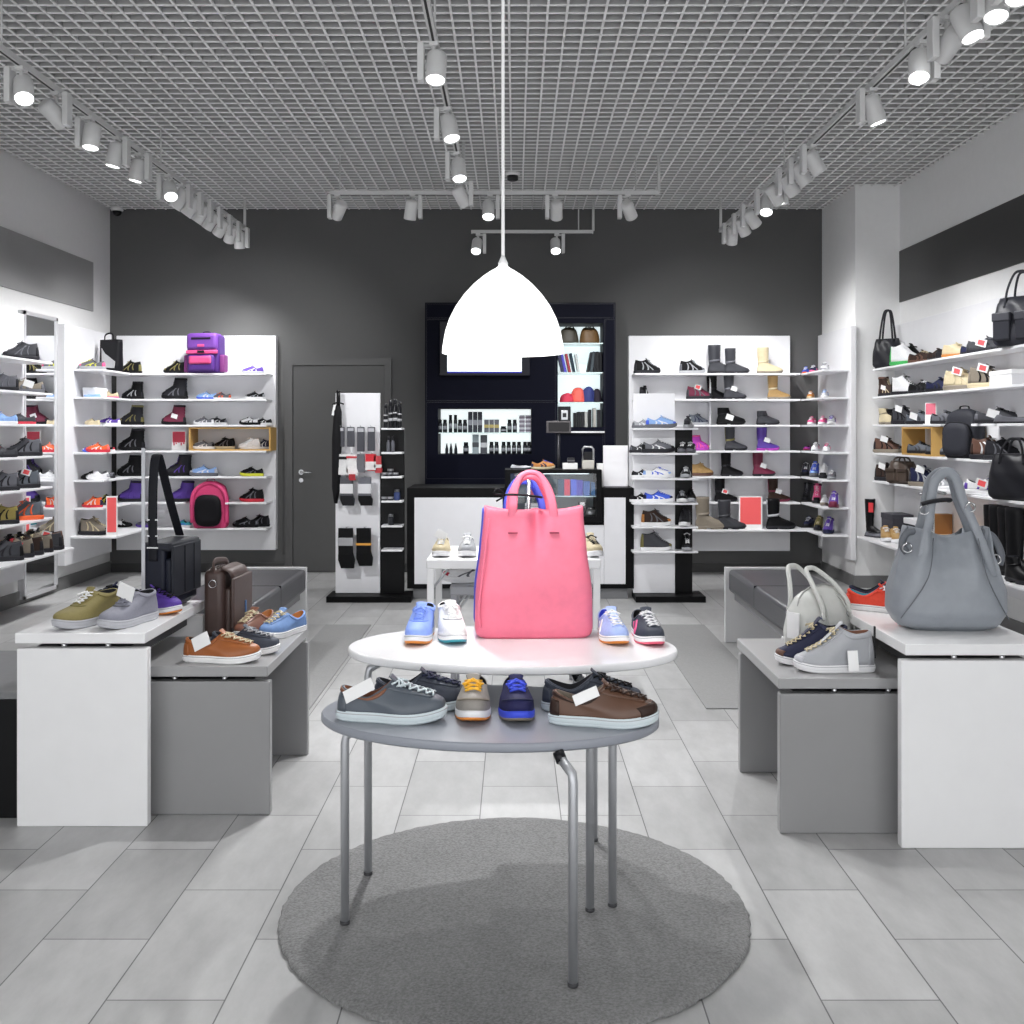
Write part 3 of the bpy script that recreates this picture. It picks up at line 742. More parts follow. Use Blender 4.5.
for i, px in enumerate((470.3, 475.2, 480)): pack('product_box', px, z1, .042, .20, .05, '30333c', '%s tall dark carton from left on the upper lit niche shelf' % ORD[i], 'cartons in the lit niche', 'box', '878a92')
for i, px in enumerate((486.5, 491.6, 496.7)): pack('product_box', px, z1, .045, .125, .05, '5a5d66', '%s grey carton with gold top from left on upper niche shelf' % ORD[i], 'cartons in the lit niche', 'box', 'b7a765')
bottle(503.5, z1, .06, .025, 'squat dark jar on the upper shelf of the lit cabinet niche', G1)
for j in range(2):
    for k in range(4): pack('tin_box', 522 + j * 6.2, z1 + k * .042, .055, .040, .05, '9b98a4', '%s tin from bottom in the %s stack on upper niche shelf' % (ORD[k], ['left', 'right'][j]), 'stacked tins in the lit niche', 'tin', '5c5560')
for i, px in enumerate((446.8, 451, 455.8)): bottle(px, z2, .105, .013, '%s small pointed bottle from left on the lower lit niche shelf' % ORD[i], G2, True)
bottle(466, z2, .115, .022, 'single dark can on the lower lit niche shelf', G2)
pack('product_box', 475.6, z2, .062, .19, .05, '8d9ba0', 'pale grey carton on the lower lit niche shelf', 'cartons in the lit niche', 'box', '3d4248')
pack('product_box', 483.8, z2, .066, .185, .05, '40444c', 'dark grey carton with pale print on the lower lit niche shelf', 'cartons in the lit niche', 'box', 'b9bdc2')
for i, px in enumerate((491.5, 496.6, 503.6, 508.7, 514, 519, 525, 530)): bottle(min(px, 529), z2, .12, .018, '%s dark bottle from left in the right half of lower niche shelf' % ORD[i], G2)
# right niche: soft bags, folders, caps
def lump(mb, c, a, n=20, m=10, seed=0, p=.8):
    rg = random.Random(seed); ph = [rg.uniform(0, 6) for _ in range(4)]
    rings = []
    for i in range(m + 1):
        v = i / m; th = v * pi / 2
        rad = cos(th) ** p if i < m else .02; z = sin(th)
        rings.append([(c[0] + a[0] * rad * cos(q) * (1 + .06 * sin(3 * q + ph[0] + 3 * v)), c[1] + a[1] * rad * sin(q) * (1 + .06 * sin(4 * q + ph[1])), c[2] + a[2] * z * (1 + .05 * sin(2 * q + ph[2]) * v)) for q in [2 * pi * k / n for k in range(n)]])
    return mb.loft(rings)
yr = CY + .17
for px, c, lab in ((569, '4a463c', 'dark olive gathered pouch bag'), (589, '6e5230', 'brown gathered pouch bag')):
    t = thing('pouch_bag', lab + ' on the top shelf of the lit niche', 'bag', (xat(px, yr), yr, NS[0]), 0, 'pouch bags in the niche')
    lump(MB(), (0, 0, 0), (.100, .06, .155), seed=px, p=.5).build('body', mat(c, 'leather', .5), t)
    MB().sweep([(-.04, -.02, .15), (-.02, -.03, .172), (.0, -.03, .155), (.03, -.03, .174), (.05, -.02, .148)], .006, n=6).build('handle', mat('2c241a', 'leather', .5), t)
    MB().lathe([(.05, .135), (.058, .140), (.05, .147)], 20).build('drawstring', mat('2c241a', 'leather', .5), t)
for i, (px, c, ln, h) in enumerate([(562.5, '262a52', -.22, .17), (565.5, '4a47c0', -.22, .18), (569.6, '9c2838', -.2, .185), (574, '20323f', -.2, .19), (578.5, 'c4c8c8', -.16, .18), (587.2, '15171d', .2, .2), (590.6, '2d3a42', .14, .205), (594, '17181d', .05, .2), (597, '1b1c20', 0, .205), (600, '121317', 0, .2)]):
    o = tag(MB().box(-.013, .013, -.07, .07, 0, h, .002).build('wallet_folder', mat(c, 'leather', .4)), '%s upright folder from left on the second niche shelf' % ORD[i], 'folder', 'folders on the second niche shelf')
    o.location = (xat(px, yr) + (.0 if ln < 0 else 0), yr, NS[1] + abs(sin(ln)) * .013); o.rotation_euler = (0, ln, 0)
for i, (px, c, a, lab) in enumerate([(567.5, 'd23a55', (.075, .08, .09), 'red'), (578, 'f0685c', (.075, .08, .14), 'coral'), (588.5, '2f3a78', (.07, .07, .15), 'navy patterned'), (597, '2b2530', (.045, .06, .13), 'dark brown')]):
    t = thing('cap', lab + ' cap in the row of caps on the third niche shelf', 'cap', (xat(px, yr), yr, NS[2]), 0, 'caps in the niche')
    lump(MB(), (0, 0, 0), a, seed=i + 5, p=.6).build('crown', mat(c, 'fabric', .7), t)
    pr = [(a[0] * 1.0 * cos(q), -a[1] * .4 - .07 * sin(q)) for q in [pi * k / 10 for k in range(11)]]
    MB().prism(pr, .006, .013, axis='z').build('brim', mat(c, 'fabric', .7), t)
for i, (px, c, h) in enumerate([(574.6, '17181c', .14), (578.3, '1b1c20', .15), (582, '26262a', .15), (585.6, 'a9aaa8', .15), (589.5, '1c1b20', .17), (594, 'a4a29c', .185), (598.4, '232327', .17)]):
    o = tag(MB().box(-.014, .014, -.08, .08, 0, h, .002).build('wallet_folder', mat(c, 'leather', .4)), '%s upright folder from left on the lowest niche shelf' % ORD[i], 'folder', 'folders on the lowest niche shelf')
    o.location = (xat(px, yr), yr, nr[2])

# ------------------------------------------------------------------ sales counter
KY = 8.75; k0 = F / KY
def kx(px): return (px - VX) / k0
t = thing('sales_counter', 'wide sales counter with pale panel and black frame', 'counter', (0, KY, 0))
cx0, cx1, ctz = kx(407), kx(634), .936
gx0, gx1, gz0, gz1 = -.084, .727, .654, 1.09
MB().box(cx0, gx0 - .004, 0, .60, .09, ctz, .003).box(gx1 + .004, cx1, 0, .60, .09, ctz, .003).box(gx0 - .004, gx1 + .004, 0, .60, .09, gz0 - .004).build('body', blk, t)
MB().box(cx0 + .05, cx1 - .05, .03, .57, 0, .09).build('plinth', mat('77787b', 'laminate', .5), t)
pm = mat('e2e2e6', 'laminate', .35)
MB().box(kx(414.5), gx0 - .02, -.012, .002, .13, .855, .002).build('front_panel', pm, t)
MB().box(gx1 + .022, kx(625.5), -.012, .002, .13, .855, .002).build('front_panel', pm, t)
MB().box(gx0 - .018, gx1 + .02, -.012, .002, .13, gz0 - .03, .002).build('front_panel', pm, t)
t = thing('display_case', 'black framed glass display case set into the sales counter', 'display case', ((gx0 + gx1) / 2, KY, gz0))
hw = (gx1 - gx0) / 2; hh = gz1 - gz0; fr = .045
MB().box(-hw, -hw + fr, -.03, .35, 0, hh).box(hw - fr, hw, -.03, .35, 0, hh).box(-hw + fr, hw - fr, -.03, .35, 0, fr).box(-hw + fr, hw - fr, -.03, .35, hh - fr * .7, hh).build('frame', blk, t)
MB().box(-hw + fr, hw - fr, .33, .35, fr, hh - fr * .7).build('back_panel', mat('8fa0aa', 'plain', .5), t)
MB().box(-hw + fr, hw - fr, .02, .33, .205, .213).build('glass_shelf', mat('bcd6dc', 'plain', .1), t)
MB().box(-hw + fr, hw - fr, -.022, -.017, fr, hh - fr * .7).build('glass_pane', glass(thin=.965), t)
l = bpy.data.lights.new('case_light', 'AREA'); l.energy = 1.2 * LP; l.shape = 'RECTANGLE'; l.size = .6; l.size_y = .06
lo = bpy.data.objects.new('case_light', l); COL.objects.link(lo); lo.parent = t; lo.location = (0, .06, hh - fr * .75)
MB().box(-.3, .3, .03, .09, hh - fr * .7 - .006, hh - fr * .7 - .001).build('led_strip', emit('eaf6ff', 3), t)
yc = KY + .14; zs_ = gz0 + .213
for i, (px, w_, c, h) in enumerate([(545, .09, '9c3a56', .10), (561, .055, '2b4a68', .135), (567, .05, 'd03a58', .135), (573.5, .05, '4b60d0', .135), (579.5, .055, '463fae', .13), (586.5, .055, '3462b0', .12), (594, .05, '5b8cc4', .11), (532, .07, 'c05064', .07)]):
    pack('wallet', px, zs_, w_, h, .05, c, '%s folded wallet on the upper shelf of the glass case' % ('pink,dark blue,red,light blue,violet,steel blue,pale blue,small red'.split(',')[i]), 'wallets in the glass case', 'wallet', None, yc)
for px, w_, h, c, nm, lab in ((563, .10, .05, '3a4654', 'leather_case', 'flat dark case'), (582, .06, .12, '1d2230', 'belt_coil', 'rolled dark belt'), (591, .08, .065, 'b9bcc0', 'tin_box', 'round pale tin'), (533, .14, .10, 'e6e8ea', 'product_box', 'white carton')):
    t = thing(nm, lab + ' on the lower shelf of the glass case', nm.split('_')[1], (xat(px, yc), yc, gz0 + fr))
    if nm == 'belt_coil':
        MB().lathe([(.03, 0), (.034, .01), (.034, .10), (.03, .115)], 18).build('coil', mat(c, 'leather', .4), t); MB().box(-.02, .02, -.038, -.033, .08, .11).build('buckle', chrome, t)
    elif nm == 'tin_box':
        MB().lathe([(.04, 0), (.042, .01), (.042, .045)], 20).build('body', mat(c, 'metal', .3, .6), t); MB().lathe([(.044, .045), (.044, .062), (.04, .066)], 20).build('lid', chrome, t)
    else:
        MB().box(-w_ / 2, w_ / 2, -.03, .03, 0, h, .004).build('body', mat(c, 'leather', .5), t); MB().box(-w_ / 2 - .001, w_ / 2 + .001, -.031, .0, h * .72, h * .8).build('flap_edge', mat('7a7f88'), t)
# things on the counter
ty = KY + .46
t = thing('cash_terminal', 'black till screen on a pole at the back of the counter', 'screen', (xat(558.6, ty), ty, ctz if False else .936))
sc_ = F / ty
MB().box(-.07, .07, -.05, .05, 0, .012, .003).cyl((0, 0, .01), (0, 0, .45), .014).build('stand', mat('3c3c40', 'metal', .35, .7), t)
MB().box((546.4 - 558.6) / sc_, (571 - 558.6) / sc_, -.03, .0, H - (433 - VY) / sc_ - .936, H - (421 - VY) / sc_ - .936, .004).build('housing', mat('4a4648', 'plain', .4), t)
MB().box((548.4 - 558.6) / sc_, (569 - 558.6) / sc_, -.0315, -.029, H - (431.5 - VY) / sc_ - .936, H - (422.5 - VY) / sc_ - .936).build('screen', mat('141215', 'plain', .1), t)
t = thing('gift_box', 'small black box with silver front, left on the lowest niche shelf', 'box', (xat(564.3, CY + .08), CY + .08, nr[2]))
MB().box(-.060, .060, -.05, .05, 0, .20, .004).build('box', mat('1c1c22', 'plain', .35), t)
MB().box(-.032, .032, -.053, -.049, .07, .16, .002).build('front_plate', mat('c0c2c6', 'metal', .3, .6), t); MB().box(-.018, .018, -.056, -.052, .095, .135, .002).build('window', mat('2a2a2e', 'plain', .2), t)
y2 = KY + .10; 
t = thing('pinboard_panel', 'plain white square panel standing on the right end of the counter', 'panel', (xat(615.5, y2), y2, .936))
MB().box(-.105, .105, -.012, .012, .01, .355, .004).build('board', mat('f0eff2', 'laminate', .4), t); MB().box(-.10, .10, -.05, .06, 0, .012, .003).build('foot', mat('8b8b90', 'plain', .4), t)
y3 = KY + .16; z3 = gz1
t = thing('card_terminal', 'silver and black card reader with looped handle on the glass case', 'device', (xat(588, y3), y3, z3))
MB().box(-.05, .05, -.05, .05, 0, .075, .006).build('base', mat('c9c5bd', 'plain', .4), t)
MB().sweep([(-.045, 0, .07), (-.045, 0, .17), (-.03, 0, .188), (.03, 0, .188), (.045, 0, .17), (.045, 0, .07)], .009, n=8).build('handle', mat('b9b9bc', 'metal', .3, .6), t)
MB().box(-.035, .035, -.012, .012, .08, .145, .003).build('keypad', mat('17171a', 'plain', .4), t)
pack('paper_box', 570, z3, .125, .05, .10, 'f2f2f2', 'white low paper box on the glass case', 'paper boxes', 'box', None, y3)
pack('paper_box', 601, z3 - .154, .07, .20, .10, 'ecebea', 'white upright paper box beside the card reader', 'paper boxes', 'box', None, y3)
pack('stamp_box', 571, z3 + .05, .06, .045, .05, '2a2a2e', 'small black box on top of the white paper box', None, 'box', '55555a', y3)

# ------------------------------------------------------------------ free-standing displays beside the counter
def stand(label, x0, xw, x1, sx0, sx1, zs_list, topw, topb, shelf_m, bx0, bx1):
    t = thing('display_stand', label, 'display stand', ((x0 + x1) / 2, 8.72, 0))
    ox = t.location.x
    MB().box(bx0 - ox, bx1 - ox, -.14, .18, 0, .05, .004).build('base', blk, t)
    MB().box(x0 - ox, xw - ox, .05, .085, .05, topw, .003).build('white_board', mat('ededf1', 'laminate', .35), t)
    MB().box(xw + .002 - ox, x1 - ox, .055, .10, .05, topb, .003).build('black_board', mat('060609', 'laminate', .4), t)
    for z in zs_list: MB().box(sx0 - ox, sx1 - ox, -.11, .052, z - .016, z, .003).build('shelf', shelf_m, t)
    return t
q = 8.77
FZ = [1.44, 1.233, 1.024, .82, .624, .42]
stand('white and black shoe stand to the right of the counter', xat(633, q), xat(675, q), xat(692.5, q), xat(633, 8.6), xat(698.5, 8.6), FZ, 1.73, 1.425, shelfw, xat(636, 8.58), xat(706, 8.58))
GZ = [1.44, 1.24, 1.04, .838, .633, .433]
gst = stand('white and black accessory stand with socks left of the counter', xat(335.5, q), xat(380, q), xat(404, q), xat(381, 8.6), xat(402, 8.6), GZ, 1.735, 1.435, shelfw, xat(326, 8.58), xat(411, 8.58))
for (px, py) in [(341, 427), (351, 427), (361, 427), (371.5, 427), (342, 454), (352, 454), (361, 454), (372, 454), (347, 477), (365, 477), (347, 528), (365, 528)]:
    x, _, z = at(px, py, 8.70)
    MB().sweep([(x - gst.location.x, .052, z + .004), (x - gst.location.x, -.06, z + .004), (x - gst.location.x, -.066, z + .014)], .0025, n=6).build('hook', chrome, gst)
def sock(px, py, w_, h, c, lab, card=None, top='dk', foot=None, yoff=0, name='sock_pack', hy=8.70):
    x, _, z = at(px, py, hy)
    t = thing(name, lab, 'socks' if name == 'sock_pack' else name.split('_')[-1], (x, hy - .01 - yoff, z), 0, 'packs hanging on the accessory stand')
    pr = [(-w_ / 2, 0), (w_ / 2, 0), (w_ / 2, -h * .62), (w_ / 2 * 1.25, -h * .80), (w_ / 2 * 1.15, -h), (-w_ / 2 * .6, -h), (-w_ / 2, -h * .8)]
    if name == 'sock_pack':
        MB().prism(pr, -.018, .012).build('sock', mat(c, 'fabric', .85), t)
        pr2 = [(u, v) for u, v in [(-w_ / 2 * 1.02, -h * .66), (w_ / 2 * 1.02, -h * .66), (w_ / 2 * 1.27, -h * .80), (w_ / 2 * 1.17, -h * 1.01), (-w_ / 2 * .62, -h * 1.01), (-w_ / 2 * 1.02, -h * .8)]]
        if foot: MB().prism(pr2, -.020, .013).build('toe_part', mat(foot, 'fabric', .85), t)
    else:
        MB().box(-w_ / 2, w_ / 2, -.012, .010, -h, 0, .004).build('pack', mat(c, 'fabric', .6), t)
        MB().box(-w_ / 2 * .8, w_ / 2 * .8, -.0135, -.011, -h * .2, -h * .05).build('header_card', mat('b9bac0', 'plain', .5), t)
    if card:
        MB().box(-w_ / 2 * 1.04, w_ / 2 * 1.04, -.022, .014, -h * card[1], -h * card[0], .001).build('card_band', mat(card[2], 'plain', .5), t)
for i, px in enumerate((341, 351, 361, 371.5)): sock(px, 427, .062, (.165, .165, .205, .20)[i], '43444c', '%s dark insole pack from left in the top row of the accessory stand' % ORD[i], name='insole_pack')
sock(342, 454, .085, .17, 'e2e2e2', 'white sock pack with black stripes, leftmost of its row', (.12, .26, '1a1a1c'), foot='e6e6e6')
sock(352, 454.5, .085, .17, 'ececec', 'white sock pack with red stripe, hanging second in its row', (.08, .18, 'c83a44'), foot='f0f0f0')
sock(361, 454, .06, .155, '6b6c72', 'grey sock pack hanging third in its row')
sock(371, 454, .085, .14, 'd2323c', 'red sock pack with white band on the accessory stand', (.45, .95, 'e4e0e0'))
sock(378, 456, .06, .14, 'c84a50', 'red and white sock pack hanging over the stand edge', (.5, .7, 'e6e6e6'))
sock(347, 477, .105, .235, '55565c', 'grey sock pack with wide white card, left in the third row', (.24, .58, 'e8e8ea'), foot='26262a')
sock(365, 477, .105, .235, '6d6e76', 'grey sock pack with wide white card, right in the third row', (.24, .58, 'dedee2'), foot='141416')
sock(353, 474, .05, .05, 'a83038', 'small red folded sock above the grey sock packs', yoff=.035)
sock(346, 528, .12, .33, '141416', 'black sock bundle with grey window card, bottom left of the stand', (.24, .44, 'a6a6aa'), top='g', foot='0e0e10')
sock(364, 528, .12, .31, '121214', 'black sock bundle with orange band, bottom right of the stand', (.40, .46, 'd89a3c'), foot='0e0e10')
# long folded umbrella on the stand's left edge
x, _, z = at(337.5, 392, 8.66)
t = thing('folded_umbrella', 'long black folded umbrella hanging on the left edge of the accessory stand', 'umbrella', (x, 8.70, z))
MB().sweep([(0, 0, -.10), (-.005, 0, -.16), (-.012, 0, -.4), (-.018, 0, -.8), (-.022, 0, -.93)], [.014, .034, .042, .036, .014], n=12).build('canopy', mat('141417', 'fabric', .7), t)
MB().cyl((0, 0, 0), (0, 0, -.12), .017).lathe([(.001, .02), (.018, .012), (.02, 0)], 12).build('handle', mat('101012', 'plain', .4), t)
MB().sweep([(-.045, 0, -.10), (0, -.02, -.085), (.045, 0, -.10)], .012, .006, n=8).build('strap', mat('101012', 'fabric', .6), t)
o = price_tag(t, 0, (-.035, -.02, -.15), tilt=(0, .2), w=.02, h=.09)
# small goods on the black shelves
gy = 8.66
for i, (px, h) in enumerate([(385.5, .20), (390.5, .23), (395, .24), (399.5, .22)]):
    t = thing('spray_can', '%s black spray can from left on the top shelf of accessory stand' % ORD[i], 'spray can', (xat(px, gy), gy + .01, GZ[0]), 0, 'spray cans on the accessory stand')
    MB().lathe([(.017, 0), (.018, .005), (.018, h * .78), (.012, h * .83)], 14).build('can', mat('1b1b1f', 'plain', .3), t); MB().lathe([(.014, h * .82), (.014, h)], 12).build('cap', mat('2a2a2e', 'plain', .3), t)
    MB().lathe([(.0185, h * .25), (.0185, h * .35)], 14).lathe([(.0185, h * .5), (.0185, h * .55)], 14).build('white_band', mat('a9a9ad', 'plain', .4), t)
for i, px in enumerate((388.5, 393)):
    t = thing('bottle', '%s slim dark bottle on the second shelf of accessory stand' % ['left', 'right'][i], 'bottle', (xat(px, gy), gy, GZ[1]), 0, 'small goods on the accessory stand')
    MB().lathe([(.015, 0), (.015, .08), (.007, .10)], 12).build('body', mat('6b6c74', 'plain', .3), t); MB().lathe([(.007, .10), (.007, .135)], 12).build('cap', mat('232327', 'plain', .3), t)
for i, (px, zi, dz_) in enumerate([(384.5, 2, 0), (390, 2, 0), (395.5, 2, 0), (390.5, 2, .03), (384.5, 3, 0), (390.5, 3, 0)]):
    t = thing('polish_tin', ('%s flat tin on the %s shelf of accessory stand' % (['left', 'middle', 'right', 'topmost', 'left', 'right'][i], ['third', 'fourth'][zi - 2])), 'tin', (xat(px, gy), gy, GZ[zi] + dz_), 0, 'flat tins on the accessory stand')
    MB().lathe([(.024, 0), (.024, .016)], 18).build('tin', mat('46474c', 'metal', .3, .6), t); MB().lathe([(.0255, .015), (.0255, .029), (.023, .030)], 18).build('lid', mat('b9babf', 'metal', .3, .6), t)
for px, zi, c, lab in ((397, 3, '3b4a7c', 'blue jar on the fourth shelf of accessory stand'), (391, 4, '26272c', 'dark jar on the fifth shelf of accessory stand')):
    t = thing('cream_jar', lab, 'jar', (xat(px, gy), gy, GZ[zi]), 0, 'small goods on the accessory stand')
    MB().lathe([(.022, 0), (.026, .01), (.026, .06), (.018, .07)], 16).build('jar', mat(c, 'plain', .2), t); MB().lathe([(.02, .069), (.02, .09)], 16).build('lid', mat('77787c', 'metal', .3, .5), t)
# ------------------------------------------------------------------ shoes on the racks
SHN = ['top', 'second', 'third', 'fourth', 'fifth', 'sixth', 'bottom']
UNIT = {'A': 'the left back-wall rack', 'B': 'the left corner rack', 'C': 'the left mirror-side rack', 'E': 'the right back-wall rack',
        'F': 'the black-white stand', 'K': 'the narrow column rack', 'J': 'the right-wall rack'}
rnd = random.Random(11)
